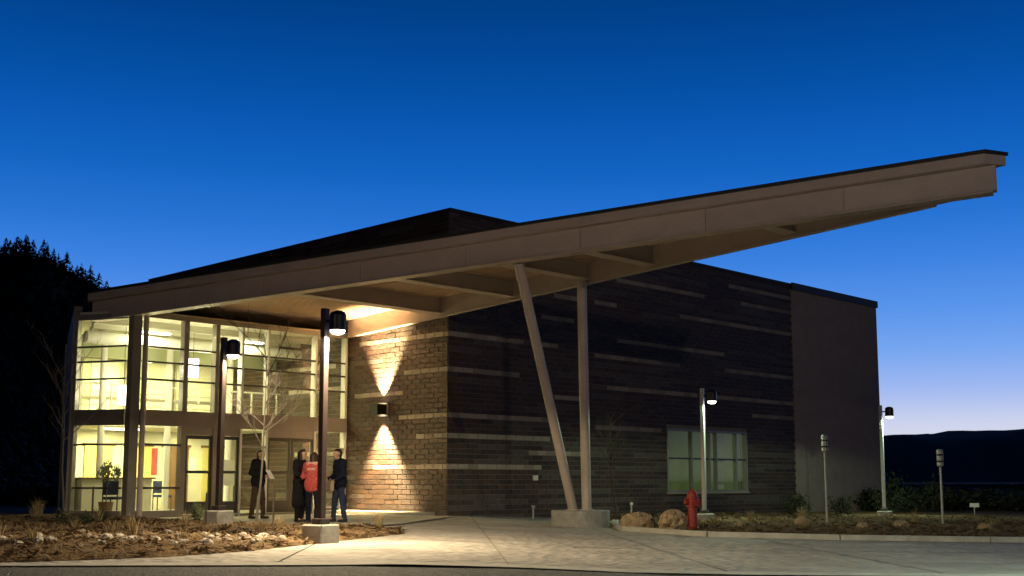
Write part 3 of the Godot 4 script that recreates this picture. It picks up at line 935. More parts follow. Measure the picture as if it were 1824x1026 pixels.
func lobby_things() -> void:
	var B := Basis(Vector3.UP, TURN)
	for q in [[Vector3(-6.75, 3.95, -6.0), "white glowing cylinder pendant hanging behind the corner column"], [Vector3(-4.75, 4.10, -6.2), "white glowing cylinder pendant hanging above the glass doors"], [Vector3(-6.75, 3.20, -6.6), "lower white glowing cylinder pendant hanging behind the corner column"]]:
		var t := thing("pendant_light", q[1], "pendant light", CORNER + B * q[0], TURN, "pendants in the lobby")
		put("shade", lathe(new_st(), [[0, 0], [.16, 0], [.16, .56], [0, .56]], 20), M.pendant_face, t)
		put("cable", tube(new_st(), Vector3(0, .56, 0), Vector3(0, 5.655 - q[0].y, 0), .008, .008, 6), M.dark_frame, t)
		var l := OmniLight3D.new()
		l.name = "light"
		l.light_energy = 1.6
		l.light_color = Color(1, .97, .75)
		l.light_size = .16
		l.omni_range = 30
		l.omni_attenuation = 2
		l.shadow_enabled = true
		t.add_child(l)
		l.position = Vector3(.24, .28, .24)
	var d := thing("reception_desk", "pale reception desk inside the lobby's corner bay", "desk", CORNER + B * Vector3(-6.3, .06, -7.6), TURN)
	put("front", bx(new_st(), Vector3(-1.1, 0, -.05), Vector3(1.1, 1.0, 0)), M.interior_wall, d)
	put("top", cbox(new_st(), Vector3(-1.2, 1.0, -.7), Vector3(1.2, 1.05, .08), .01), M.brown_wood, d)
	put("side", bx(new_st(), Vector3(-1.1, 0, -.65), Vector3(-1.05, 1.0, -.051)), M.interior_wall, d)
	put("side", bx(new_st(), Vector3(1.05, 0, -.65), Vector3(1.1, 1.0, -.051)), M.interior_wall, d)
	for q in [[-4.6, -9.6, .3, "blue padded chair by the lobby's brown door"], [-3.6, -9.8, -.2, "blue padded chair next to the brick wall side of the lobby doors"], [-7.0, -6.4, 2.2, "blue padded chair inside the corner window"]]:
		var c := thing("lobby_chair", q[3], "chair", CORNER + B * Vector3(q[0], .06, q[1]), TURN + q[2], "chairs in the lobby")
		put("seat", cbox(new_st(), Vector3(-.24, .42, -.24), Vector3(.24, .50, .24), .02), M.denim, c)
		put("backrest", cbox(new_st(), Vector3(-.24, .55, -.27), Vector3(.24, .95, -.22), .02), M.denim, c)
		for x in [-.22, .22]:
			put("leg", bx(new_st(), Vector3(x - .015, 0, -.25), Vector3(x + .015, .95, -.272)), M.dark_frame, c)
			put("leg", bx(new_st(), Vector3(x - .015, 0, .20), Vector3(x + .015, .42, .23)), M.dark_frame, c)
	var pl := thing("potted_plant", "tall potted plant behind the corner side window", "plant", CORNER + B * Vector3(-7.35, .06, -6.2), TURN)
	put("pot", lathe(new_st(), [[0, 0], [.16, 0], [.21, .36], [.19, .36], [.18, .32], [0, .32]], 20), M.brown_wood, pl)
	put("stem", tube(new_st(), Vector3(0, .3, 0), Vector3(.05, 1.3, 0), .02, .012, 8), M.bark, pl)
	put("foliage", shrub_mesh(21, 260, .11), M.sage, pl).transform = Transform3D(Basis.IDENTITY.scaled(Vector3(.42, .75, .42)), Vector3(.03, .85, 0))
	for q in [[-5.05, 1.25, .5, .7, M.denim, "blue poster on the lobby's rear wall between two yellow doors"], [-3.25, 1.2, .28, .9, M.red_cloth, "narrow red poster on the lobby's rear wall beside the brown door"], [-1.8, 1.3, .34, .5, M.paper, "white notice on the lobby's rear wall beside the brown door"]]:
		var po := put("poster", bx(new_st(), Vector3(-q[2] / 2, 0, 0), Vector3(q[2] / 2, q[3], .012)), q[4])
		tag(po, q[5], "poster")
		po.position = CORNER + B * Vector3(q[0], q[1], -11.095)
		po.rotation.y = TURN
	d = thing("display_board", "brown display board standing inside the right-hand doors", "display board", CORNER + B * Vector3(-2.9, .06, -7.0), TURN)
	put("panel", bx(new_st(), Vector3(-.4, .8, -.02), Vector3(.4, 1.6, .02)), M.white, d)
	for x in [-.35, .35]:
		put("leg", bx(new_st(), Vector3(x - .02, 0, -.25), Vector3(x + .02, .8, -.21)), M.dark_frame, d)
		put("leg", bx(new_st(), Vector3(x - .02, 0, .0), Vector3(x + .02, .8, .015)), M.dark_frame, d)

# ------------------------------------------------------------------ street furniture
func lamp_post(label: String, at: Vector3, turn: float, energy: float, c: Color, cool := false) -> Node3D:
	var metal: Material = M.pale_metal if cool else M.brown_metal
	var t := thing("lamp_post", label, "lamp post", at, turn, "square lamp posts")
	put("footing", cbox(new_st(), Vector3(-.22, -.25, -.22), Vector3(.22, .30, .22), .02), M.block_concrete, t)
	put("base_cover", cbox(new_st(), Vector3(-.11, .302, -.11), Vector3(.11, .40, .11), .015), M.brown_metal, t)
	put("pole", cbox(new_st(), Vector3(-.055, .401, -.055), Vector3(.055, 3.86, .055), .008), metal, t)
	put("arm", bx(new_st(), Vector3(.055, 3.62, -.02), Vector3(.16, 3.66, .02)), M.black_metal, t)
	var st := new_st()
	lathe(st, [[.135, 3.47], [.140, 3.475], [.140, 3.72], [.12, 3.77], [.06, 3.80], [0, 3.805]], 24, Vector3(.29, 0, 0))
	lathe(st, [[.125, 3.60], [.125, 3.47], [.135, 3.47]], 24, Vector3(.29, 0, 0))
	var head := put("head", st, M.black_metal, t)
	put("lens", lathe(new_st(), [[0, 3.40], [.06, 3.405], [.105, 3.425], [.124, 3.465], [.124, 3.50], [0, 3.50]], 24, Vector3(.29, 0, 0)), M.lamp_face_cool if cool else M.lamp_face, head)
	spot(t, Vector3(.29, 3.385, 0), Vector3(0, -1, 0), energy, 88.0, c, .10, .12)
	return t

func flood_light(label: String, at: Vector3, target: Vector3, energy: float) -> void:
	var fl := thing("flood_light", label, "flood light", at, 0, "flood lights across the road")
	put("mast", tube(new_st(), Vector3(0, -.1, 0), Vector3(0, 9.0, 0), .09, .06, 14), M.pale_metal, fl)
	put("footing", tube(new_st(), Vector3(0, -.1, 0), Vector3(0, .4, 0), .3, .3, 20), M.block_concrete, fl)
	var aim := (target - at - Vector3(0, 9.15, 0)).normalized()
	var side := aim.cross(Vector3.UP).normalized()
	var st := new_st()
	obox(st, Vector3(0, 9.15, 0) + aim * .1, side * .3, side.cross(aim) * .2, aim * .1)
	put("head", st, M.black_metal, fl)
	st = new_st()
	obox(st, Vector3(0, 9.15, 0) + aim * .21, side * .26, side.cross(aim) * .16, aim * .008)
	put("lens", st, M.lamp_face, fl)
	spot(fl, Vector3(0, 9.15, 0) + aim * .25, aim, energy, 42.0, Color(1, .92, .86), .2, .8)

func lantern_post(label: String, at: Vector3) -> void:
	var t := thing("lantern_post", label, "lantern post", at, 0, "slim lantern posts")
	put("pole", tube(new_st(), Vector3(0, -.1, 0), Vector3(0, 2.05, 0), .035, .03, 12), M.pale_metal, t)
	put("lantern", lathe(new_st(), [[0, 2.05], [.07, 2.05], [.085, 2.07], [.085, 2.46], [.07, 2.50], [0, 2.51]], 18), M.pale_metal, t)
	for y in [2.16, 2.33]:
		put("band", lathe(new_st(), [[.086, y], [.098, y + .01], [.098, y + .035], [.086, y + .045]], 18), M.black_metal, t)

func hydrant(at: Vector3) -> void:
	var t := thing("fire_hydrant", "red fire hydrant in the bed beside the boulders", "fire hydrant", at, .4)
	put("barrel", lathe(new_st(), [[0, 0], [.17, 0], [.17, .05], [.115, .07], [.105, .50], [.14, .52], [.14, .57], [.12, .58], [.12, .70], [.145, .71], [.145, .75], [.125, .76]], 24), M.red_paint, t)
	put("bonnet", lathe(new_st(), [[.125, .76], [.12, .82], [.09, .88], [.04, .915], [.03, .92], [.03, .97], [0, .97]], 24), M.red_paint, t)
	for s in [-1.0, 1.0]:
		put("side_nozzle", tube(new_st(), Vector3(s * .10, .64, 0), Vector3(s * .20, .64, 0), .06, .06, 14), M.red_paint, t)
	put("front_nozzle", tube(new_st(), Vector3(0, .62, .10), Vector3(0, .62, .21), .08, .08, 16), M.red_paint, t)
	put("chain", tube(new_st(), Vector3(.12, .55, .1), Vector3(.2, .45, .12), .008, .008, 6), M.pale_metal, t)

# ------------------------------------------------------------------ plants and stones
func limb(st: SurfaceTool, r: RandomNumberGenerator, a: Vector3, d: Vector3, length: float, rad: float, depth: int, twigs: int) -> void:
	var p := a
	var segs := 3
	for k in segs:
		d = (d + Vector3(r.randf_range(-.16, .16), r.randf_range(-.02, .14), r.randf_range(-.16, .16))).normalized()
		var q := p + d * length / segs
		tube(st, p, q, rad * (1 - .22 * k), rad * (1 - .22 * (k + 1)), 6, false)
		p = q
		if depth > 0:
			for n in (twigs if k > 0 else 1):
				var side := Vector3(r.randf_range(-1, 1), r.randf_range(.1, .8), r.randf_range(-1, 1)).normalized()
				limb(st, r, p, (d * .6 + side).normalized(), length * r.randf_range(.42, .68), rad * .5, depth - 1, twigs)

func sapling(label: String, at: Vector3, tall: float, seed_: int, m: Material, lean := Vector3.ZERO, twigs := 2) -> void:
	var r := RandomNumberGenerator.new()
	r.seed = seed_
	var t := thing("bare_sapling", label, "tree", at, 0.0, "bare young trees")
	var st := new_st()
	var p := Vector3.ZERO
	var pts := [p]
	for k in 7:
		p += Vector3(r.randf_range(-.05, .05), tall / 7, r.randf_range(-.05, .05)) + lean / 7
		pts.append(p)
	for k in 7:
		tube(st, pts[k], pts[k + 1], .032 * (1 - k / 7.6), .032 * (1 - (k + 1) / 7.6), 8, false)
	put("trunk", st, m, t)
	st = new_st()
	for k in range(3, 7):
		for n in 3:
			var a := r.randf() * TAU
			limb(st, r, pts[k].lerp(pts[k + 1], r.randf()), Vector3(cos(a) * .7, r.randf_range(.5, 1.0), sin(a) * .7).normalized(), tall * r.randf_range(.18, .30), .015, 2, twigs)
	put("crown", st, m, t)

func tuft_mesh(seed_: int, n: int, tall: float, spread: float, wide: float) -> ArrayMesh:
	var r := RandomNumberGenerator.new()
	r.seed = seed_
	var st := new_st()
	for k in n:
		var a := r.randf() * TAU
		var o := Vector3(cos(a), 0, sin(a)) * r.randf() * spread * .35
		var d := Vector3(cos(a), 0, sin(a)) * spread * r.randf_range(.2, 1)
		var h := tall * r.randf_range(.55, 1.1)
		var s := Vector3(-sin(a), 0, cos(a)) * wide * r.randf_range(.6, 1.2)
		var m := o + d * .35 + Vector3(0, h * .65, 0)
		quad(st, o - s, m - s * .8, m + s * .8, o + s)
		tri(st, m - s * .8, o + d + Vector3(0, h * r.randf_range(.8, 1.0), 0), m + s * .8)
	st.generate_normals()
	return st.commit()

func shrub_mesh(seed_: int, n: int, leaf: float) -> ArrayMesh:
	# leaf-sized faces through an uneven low crown, unit size
	var r := RandomNumberGenerator.new()
	r.seed = seed_
	var lumps := []
	for k in 7:
		lumps.append([Vector3(r.randf_range(-.55, .55), r.randf_range(.2, .62), r.randf_range(-.55, .55)), r.randf_range(.22, .42)])
	var st := new_st()
	for k in n:
		var l: Array = lumps[r.randi_range(0, 6)]
		var d := Vector3(r.randfn(), r.randfn(), r.randfn()).normalized()
		var p: Vector3 = l[0] + d * l[1] * pow(r.randf(), .4)
		if p.y < .02: p.y = r.randf_range(.02, .2)
		var u := Vector3(r.randfn(), r.randfn(), r.randfn()).normalized()
		var v := u.cross(d).normalized()
		var s := leaf * r.randf_range(.6, 1.3)
		quad(st, p - u * s, p + v * s * .5, p + u * s, p - v * s * .5)
	st.generate_normals()
	return st.commit()

func rock_mesh(seed_: int, n := 10) -> ArrayMesh:
	var f := noise(seed_, .9, 3)
	var st := new_st()
	var p := func(i: int, j: int) -> Vector3:
		var th := PI * i / n; var ph := TAU * (j % (2 * n)) / (2 * n)
		var d := Vector3(sin(th) * cos(ph), cos(th), sin(th) * sin(ph))
		var k := 1.0 + f.get_noise_3dv(d * 1.3) * .6 + f.get_noise_3dv(d * 5.0) * .22
		k = minf(k, 1.02 + .1 * f.get_noise_3dv(d * 9.0))
		return d * k * Vector3(1, .68, .85)
	for i in n:
		for j in 2 * n:
			quad(st, p.call(i, j), p.call(i, j + 1), p.call(i + 1, j + 1), p.call(i + 1, j))
	st.generate_normals()
	return st.commit()

func bed_height(poly: PackedVector2Array, x: float, z: float, mound: float) -> float:
	var e := clampf(edge_distance(poly, Vector2(x, z)) / 1.4, 0, 1)
	return lay(x, z) + .008 + mound * sqrt(e) + rough.get_noise_2d(x, z) * .06 * e

func in_left(x: float, z: float, lift := 0.0) -> Vector3:
	return Vector3(x, bed_height(bed_left, x, z, .10) + lift, z)

func in_right(x: float, z: float, lift := 0.0) -> Vector3:
	return Vector3(x, bed_height(bed_right, x, z, .12) + lift, z)

func planting() -> void:
	sapling("bare young tree with a thin pale trunk left of the lobby glass", in_left(-10.88, -29.0), 3.9, 3, M.bark, Vector3(-.3, 0, 0), 1)
	sapling("many-branched bare young tree in front of the glass doors", in_left(-5.5, -25.6, -.05), 3.6, 9, M.bark, Vector3(.05, 0, .1), 2)
	sapling("bare young tree behind the round column drum by the dark wall", on_ground(2.95, -34.0), 3.0, 14, M.dark_bark, Vector3(-.3, 0, 0), 1)

	# stones
	var stones := []
	for k in 4: stones.append(rock_mesh(200 + k, 6))
	var r := RandomNumberGenerator.new()
	r.seed = 51
	var n := 0
	while n < 150:
		var x := r.randf_range(-9.5, -3.6)
		var z := -16.6 + (x + 9.5) * -.42 + r.randfn() * .75
		if not Geometry2D.is_point_in_polygon(Vector2(x, z), bed_left): continue
		if edge_distance(bed_left, Vector2(x, z)) < .3: continue
		var s := r.randf_range(.035, .10)
		var o := put("stone", stones[n % 4], M.rock[n % 3])
		tag(o, ["small grey landscaping stone in the left bed's strip of rocks", "small whitish landscaping stone in the left bed's strip of rocks", "small brown landscaping stone in the left bed's strip of rocks"][n % 3], "stone", "stones strewn in the left bed")
		o.position = in_left(x, z, s * .25)
		o.rotation = Vector3(r.randf_range(-.3, .3), r.randf() * TAU, r.randf_range(-.3, .3))
		o.scale = Vector3.ONE * s
		n += 1
	var b1 := put("boulder", rock_mesh(300, 16), M.boulder)
	tag(b1, "lower broad tan boulder next to the column drum", "boulder")
	b1.position = in_right(3.05, -29.0, .13); b1.scale = Vector3(.44, .42, .40)
	var b2 := put("boulder", rock_mesh(317, 16), M.boulder)
	tag(b2, "rounder tan boulder between the broad boulder and the hydrant", "boulder")
	b2.position = in_right(3.78, -28.0, .15); b2.scale = Vector3(.44, .46, .40); b2.rotation.y = 1.2
	for q in [[7.3, -30.0, .22], [8.4, -28.6, .16], [9.6, -29.5, .2], [11.4, -28.8, .18], [5.4, -28.4, .15]]:
		var o := put("boulder", rock_mesh(int(330 + q[0] * 3), 9), M.boulder)
		tag(o, "small tan stone lying on the soil of the right bed", "boulder", "small stones in the right bed")
		o.position = in_right(q[0], q[1], q[2] * .3); o.scale = Vector3.ONE * q[2]

	# grass tufts
	var tufts := [tuft_mesh(1, 60, .42, .26, .006), tuft_mesh(2, 50, .30, .24, .006), tuft_mesh(3, 70, .55, .30, .006)]
	var spots := [[-2.6, -23.3, 2, .75], [-11.6, -29.2, 2, 1.0], [-11.2, -28.0, 0, 1.0], [-7.0, -21.0, 1, 1], [-6.2, -19.6, 0, 1], [-8.2, -22.4, 1, 1], [-5.2, -20.6, 1, .8], [-4.2, -20.0, 0, .8], [-9.0, -20.0, 0, 1.1], [-7.9, -18.3, 1, 1.2], [-4.4, -22.6, 1, .9], [-3.5, -22.2, 1, .8], [-6.4, -23.4, 0, .9], [-8.8, -25.4, 0, 1], [-5.0, -18.2, 1, .8], [-6.9, -17.3, 1, .9], [-9.6, -18.0, 0, 1], [-10.6, -22.0, 2, .9], [-9.9, -26.6, 1, 1]]
	for q in spots:
		var o := put("grass_tuft", tufts[q[2]], M.straw)
		tag(o, ["medium", "short", "tall"][q[2]] + " dry straw-coloured grass tuft growing in the left bed", "grass tuft", "dry grass tufts in the left bed")
		o.position = in_left(q[0], q[1], -.01); o.scale = Vector3.ONE * q[3]; o.rotation.y = q[0] * 7
	for q in [[5.0, -29.6, 1, 1.0], [6.2, -31.0, 0, 1.0], [8.0, -33.0, 2, .9], [9.2, -31.5, 1, 1.0], [10.8, -32.0, 0, 1.1], [12.2, -30.4, 1, 1], [7.0, -28.6, 1, .9], [13.4, -29.0, 0, 1.0]]:
		var o := put("grass_tuft", tufts[q[2]], M.straw)
		tag(o, ["medium", "short", "tall"][q[2]] + " dry straw-coloured grass tuft growing in the right bed", "grass tuft", "dry grass tufts in the right bed")
		o.position = in_right(q[0], q[1], -.01); o.scale = Vector3.ONE * q[3]; o.rotation.y = q[0] * 7
	# shrubs
	var sh := [shrub_mesh(1, 900, .05), shrub_mesh(2, 900, .05)]
	var list := [[true, -8.6, -23.6, .55, .42, M.dark_leaf, "dark low shrub at the foot of the pale-trunked young tree"], [true, -6.9, -26.2, .42, .52, M.sage, "grey-green rounded shrub in front of the lit side window"], [true, -8.9, -26.0, .3, .35, M.dark_leaf, "small dark shrub in front of the corner column"], [false, 9.6, -41.0, .9, 1.1, M.dark_leaf, "dark shrub at the edge of the plain stucco panel"], [false, 11.3, -41.2, .75, 1.05, M.dark_leaf, "dark shrub behind the slim lantern post by the stucco panel"], [false, 14.6, -46.0, 1.0, 1.2, M.dark_leaf, "dark shrub at the stucco panel's far corner"], [false, 16.4, -48.0, 1.6, 1.9, M.dark_leaf, "tall dark bush beyond the building's far corner"]]
	for q in list:
		var at: Vector3 = in_left(q[1], q[2]) if q[0] else on_ground(q[1], q[2])
		var t := thing("shrub", q[6], "shrub", at, q[1] * 3.0)
		put("foliage", sh[int(absf(q[1])) % 2], q[5], t).scale = Vector3(q[3], q[4], q[3])
		var st := new_st()
		for k in 5:
			tube(st, Vector3.ZERO, Vector3(cos(k * 1.3) * q[3] * .4, q[4] * .6, sin(k * 1.3) * q[3] * .4), .012, .006, 5)
		put("stem", st, M.dark_bark, t)
	# litter of straw and bark over the beds
	var st := new_st()
	for k in 5:
		var a := Vector3(r.randf_range(-.05, .05), .004, r.randf_range(-.05, .05))
		var d := Vector3(r.randfn(), .15, r.randfn()).normalized() * .07
		var s := d.cross(Vector3.UP).normalized() * .006
		quad(st, a - d - s, a + d - s, a + d + s, a - d + s)
	st.generate_normals()
	var blade := st.commit()
	for side in 2:
		var poly: PackedVector2Array = bed_left if side == 0 else bed_right
		var mm := MultiMesh.new()
		mm.transform_format = MultiMesh.TRANSFORM_3D
		mm.mesh = blade
		var at := []
		while at.size() < 7000:
			var x := r.randf_range(-12, -2) if side == 0 else r.randf_range(2, 16)
			var z := r.randf_range(-34, -14.5) if side == 0 else r.randf_range(-40, -25.3)
			if Geometry2D.is_point_in_polygon(Vector2(x, z), poly): at.append(Vector2(x, z))
		mm.instance_count = at.size()
		for k in at.size():
			var s := r.randf_range(.6, 1.8)
			mm.set_instance_transform(k, Transform3D(Basis.from_euler(Vector3(r.randf_range(-.4, .4), r.randf() * TAU, r.randf_range(-.4, .4))).scaled(Vector3.ONE * s), Vector3(at[k].x, bed_height(poly, at[k].x, at[k].y, .10 if side == 0 else .12) + .012, at[k].y)))
		var o := MultiMeshInstance3D.new()
		o.name = numbered("ground_litter")
		o.multimesh = mm
		o.material_override = M.leaf_litter
		add_child(o)
		tag(o, "dry straw and bark litter over the left bed" if side == 0 else "dry straw and bark litter over the right bed", "litter", "", "stuff")

# ------------------------------------------------------------------ people
# surface nets over a smooth union of tapered capsules; bones are [a, b, ra, rb]
func flesh(acc: Dictionary, bones: Array, cell: float, k: float) -> void:
	var lo := Vector3.ONE * 1e9; var hi := -lo
	for b in bones:
		var r: float = maxf(b[2], b[3]) + 3 * cell + k * .5
		lo = lo.min(b[0] - Vector3.ONE * r).min(b[1] - Vector3.ONE * r)
		hi = hi.max(b[0] + Vector3.ONE * r).max(b[1] + Vector3.ONE * r)
	var n := Vector3i(((hi - lo) / cell).ceil()) + Vector3i.ONE
	var sx := n.y * n.z; var sy := n.z
	var f := PackedFloat32Array()
	f.resize(n.x * sx)
	f.fill(1.0)
	for b in bones:
		var a: Vector3 = b[0]; var ab: Vector3 = b[1] - a
		var ll := maxf(ab.length_squared(), 1e-8)
		var r: float = maxf(b[2], b[3]) + 2 * cell + k
		var p0 := Vector3i(((a.min(b[1]) - Vector3.ONE * r - lo) / cell).floor()).clamp(Vector3i.ZERO, n - Vector3i.ONE)
		var p1 := Vector3i(((a.max(b[1]) + Vector3.ONE * r - lo) / cell).ceil()).clamp(Vector3i.ZERO, n - Vector3i.ONE)
		for i in range(p0.x, p1.x + 1):
			for j in range(p0.y, p1.y + 1):
				for l in range(p0.z, p1.z + 1):
					var q := lo + Vector3(i, j, l) * cell - a
					var t := clampf(q.dot(ab) / ll, 0, 1)
					var d: float = (q - ab * t).length() - lerpf(b[2], b[3], t)
					var at := i * sx + j * sy + l
					var e := f[at]
					var h := maxf(k - absf(d - e), 0.0) / k
					f[at] = minf(d, e) - h * h * k * .25
	var idx := {}
	var V: PackedVector3Array = acc.v; var N: PackedVector3Array = acc.n; var I: PackedInt32Array = acc.i
	for i in n.x - 1:
		for j in n.y - 1:
			for l in n.z - 1:
				var at := i * sx + j * sy + l
				var c := [f[at], f[at + sx], f[at + sy], f[at + sx + sy], f[at + 1], f[at + sx + 1], f[at + sy + 1], f[at + sx + sy + 1]]
				var inside := 0
				for e in 8: inside += 1 if c[e] < 0 else 0
				if inside == 0 or inside == 8: continue
				var s := Vector3.ZERO; var m := 0
				for e in [[0, 1], [2, 3], [4, 5], [6, 7], [0, 2], [1, 3], [4, 6], [5, 7], [0, 4], [1, 5], [2, 6], [3, 7]]:
					var u: float = c[e[0]]; var w: float = c[e[1]]
					if (u < 0) == (w < 0): continue
					var t := u / (u - w)
					var A := Vector3(e[0] & 1, (e[0] >> 1) & 1, e[0] >> 2); var Bq := Vector3(e[1] & 1, (e[1] >> 1) & 1, e[1] >> 2)
					s += A.lerp(Bq, t); m += 1
				idx[at] = V.size()
				V.append(lo + (Vector3(i, j, l) + s / m) * cell)
				N.append(Vector3(c[1] + c[3] + c[5] + c[7] - c[0] - c[2] - c[4] - c[6], c[2] + c[3] + c[6] + c[7] - c[0] - c[1] - c[4] - c[5], c[4] + c[5] + c[6] + c[7] - c[0] - c[1] - c[2] - c[3]).normalized())
	var steps := [sx, sy, 1]
	for at in idx:
		for ax in 3:
			var d: int = steps[ax]; var p: int = steps[(ax + 1) % 3]; var q: int = steps[(ax + 2) % 3]
			if not (idx.has(at - p) and idx.has(at - q) and idx.has(at - p - q)): continue
			var u := f[at]; var w := f[at + d]
			if (u < 0) == (w < 0): continue
			var a: int = idx[at]; var b: int = idx[at - p]; var c: int = idx[at - p - q]; var e: int = idx[at - q]
			if u < 0: I.append_array([a, c, b, a, e, c])
			else: I.append_array([a, b, c, a, c, e])
	acc.v = V; acc.n = N; acc.i = I

func fleshed(parts: Array) -> ArrayMesh:
	var acc := {"v": PackedVector3Array(), "n": PackedVector3Array(), "i": PackedInt32Array()}
	for p in parts: flesh(acc, p[0], p[1], p[2])
	var arr := []
	arr.resize(Mesh.ARRAY_MAX)
	arr[Mesh.ARRAY_VERTEX] = acc.v; arr[Mesh.ARRAY_NORMAL] = acc.n; arr[Mesh.ARRAY_INDEX] = acc.i
	var m := ArrayMesh.new()
	m.add_surface_from_arrays(Mesh.PRIMITIVE_TRIANGLES, arr)
	return m

func hand_bones(wrist: Vector3, along: Vector3, palm_side: Vector3) -> Array:
	var out := []
	along = along.normalized()
	var across := along.cross(palm_side).normalized()
	var nrm := across.cross(along).normalized()
	var knuckle := wrist + along * .085
	for k in 4:
		var o := across * (k - 1.5) * .020
		out.append([wrist + across * (k - 1.5) * .012, knuckle + o, .016, .013])
		var len := [.068, .078, .072, .056][k] as float
		var mid: Vector3 = knuckle + o + (along * .85 + nrm * .45).normalized() * len * .55
		out.append([knuckle + o, mid, .0095, .0088])
		out.append([mid, mid + (along * .45 + nrm * .85).normalized() * len * .45, .0088, .008])
	var th := wrist + along * .03 + across * .03
	out.append([th, th + (along * .7 + across * .6 + nrm * .2).normalized() * .045, .013, .0105])
	th += (along * .7 + across * .6 + nrm * .2).normalized() * .045
	out.append([th, th + (along * .9 + nrm * .5).normalized() * .035, .0105, .009])
	return out

# pose: hands = [left wrist, right wrist], elbows, stride; faces local +z
func person(label: String, at: Vector3, turn: float, look: Dictionary) -> Node3D:
	var t := thing("person", label, "person", at, turn)
	var s: float = look.get("tall", 1.70) / 1.70
	var q := func(x: float, y: float, z: float) -> Vector3: return Vector3(x, y, z) * s
	var stance: float = look.get("stance", .10)
	var step: float = look.get("step", .0)
	var J := {}
	for sd in [-1, 1]:
		J["hip%d" % sd] = q.call(sd * .085, .90, 0)
		J["knee%d" % sd] = q.call(sd * (stance + .0), .49, sd * step * .5 + .015)
		J["ankle%d" % sd] = q.call(sd * stance, .085, sd * step)
		J["sh%d" % sd] = q.call(sd * .175, 1.40, -.005)
		J["el%d" % sd] = Vector3(look.el[0 if sd < 0 else 1]) * s
		J["wr%d" % sd] = Vector3(look.wr[0 if sd < 0 else 1]) * s
	var nod: float = look.get("nod", .03)
	var headc: Vector3 = q.call(0, 1.585, .015 + nod)
	var body := []
	body.append([q.call(-.07, .96, 0), q.call(.07, .96, 0), .115 * s, .115 * s])
	body.append([q.call(-.05, 1.10, 0), q.call(.05, 1.10, 0), .105 * s, .105 * s])
	body.append([q.call(-.08, 1.28, 0), q.call(.08, 1.28, 0), .115 * s, .115 * s])
	body.append([q.call(-.15, 1.39, -.01), q.call(.15, 1.39, -.01), .07 * s, .07 * s])
	body.append([q.call(0, .95, 0), q.call(0, 1.36, 0), .11 * s, .11 * s])
	body.append([q.call(0, 1.40, 0), headc - q.call(0, .07, .01), .058 * s, .05 * s])
	for sd in [-1, 1]:
		body.append([J["hip%d" % sd], J["knee%d" % sd], .085 * s, .055 * s])
		body.append([J["knee%d" % sd], J["ankle%d" % sd], .056 * s, .036 * s])
		body.append([J["sh%d" % sd], J["el%d" % sd], .052 * s, .040 * s])
		body.append([J["el%d" % sd], J["wr%d" % sd], .040 * s, .027 * s])
		body.append([J["ankle%d" % sd], J["ankle%d" % sd] + q.call(0, -.05, .12), .035 * s, .03 * s])
	var head := [[headc + q.call(0, .03, -.012), headc + q.call(0, .03, .012), .090 * s, .086 * s], [headc + q.call(0, -.01, .02), headc + q.call(0, -.07, .035), .066 * s, .046 * s]]
	head.append([headc + q.call(0, .01, .09), headc + q.call(0, -.022, .112), .010 * s, .015 * s])          # nose
	head.append([headc + q.call(-.02, -.055, .078), headc + q.call(.02, -.055, .078), .010 * s, .010 * s])   # mouth
	head.append([headc + q.call(-.045, .03, .075), headc + q.call(.045, .03, .075), .014 * s, .014 * s])     # brow
	for sd in [-1, 1]:
		head.append([headc + q.call(sd * .086, .02, -.01), headc + q.call(sd * .086, -.02, -.005), .014 * s, .012 * s])
	head.append([q.call(0, 1.42, .0), headc - q.call(0, .06, .01), .056 * s, .05 * s])
	var hands := []
	for sd in [-1, 1]:
		var w: Vector3 = J["wr%d" % sd]
		hands.append_array(hand_bones(w, w - J["el%d" % sd], Vector3(-sd, .2, .1)))
	put("body", fleshed([[body, .02, .05], [head, .008, .02], [hands, .007, .006]]), M.skin, t)
	for sd in [-1, 1]:
		var e := SphereMesh.new()
		e.radius = .011 * s; e.height = .022 * s; e.radial_segments = 10; e.rings = 6
		put("eye", e, M.hair, t).position = headc + q.call(sd * .032, .008, .083)
	# clothes
	var top := []
	for b in body.slice(0, 5): top.append([b[0], b[1], b[2] + .022, b[3] + .022])
	top.append([q.call(0, 1.40, 0), q.call(0, 1.46, .01), .072 * s, .066 * s])
	if look.get("long", false):
		top.append([q.call(-.07, .95, 0), q.call(-.09, .45, 0), .12 * s, .14 * s])
		top.append([q.call(.07, .95, 0), q.call(.09, .45, 0), .12 * s, .14 * s])
		top.append([q.call(0, .95, 0), q.call(0, .45, 0), .13 * s, .15 * s])
	else:
		top.append([q.call(-.07, .95, 0), q.call(.07, .95, 0), .138 * s, .138 * s])
		top.append([q.call(-.07, .86, 0), q.call(.07, .86, 0), .128 * s, .128 * s])
	for sd in [-1, 1]:
		top.append([J["sh%d" % sd], J["el%d" % sd], .072 * s, .058 * s])
		top.append([J["el%d" % sd], J["wr%d" % sd], .058 * s, .042 * s])
	put("jacket", fleshed([[top, .018, .04]]), look.top, t)
	var legs := [[q.call(-.06, .94, 0), q.call(.06, .94, 0), .125 * s, .125 * s]]
	for sd in [-1, 1]:
		legs.append([J["hip%d" % sd], J["knee%d" % sd], .100 * s, .072 * s])
		legs.append([J["knee%d" % sd], J["ankle%d" % sd] + q.call(0, -.02, 0), .070 * s, .060 * s])
	put("trousers", fleshed([[legs, .018, .03]]), look.legs, t)
	for sd in [-1, 1]:
		var an: Vector3 = J["ankle%d" % sd]
		put("shoe", fleshed([[[[an + q.call(0, -.045, -.04), an + q.call(0, -.048, .05), .042 * s, .040 * s], [an + q.call(0, -.048, .05), an + q.call(0, -.055, .15), .040 * s, .030 * s]], .014, .02]]), M.shoe, t)
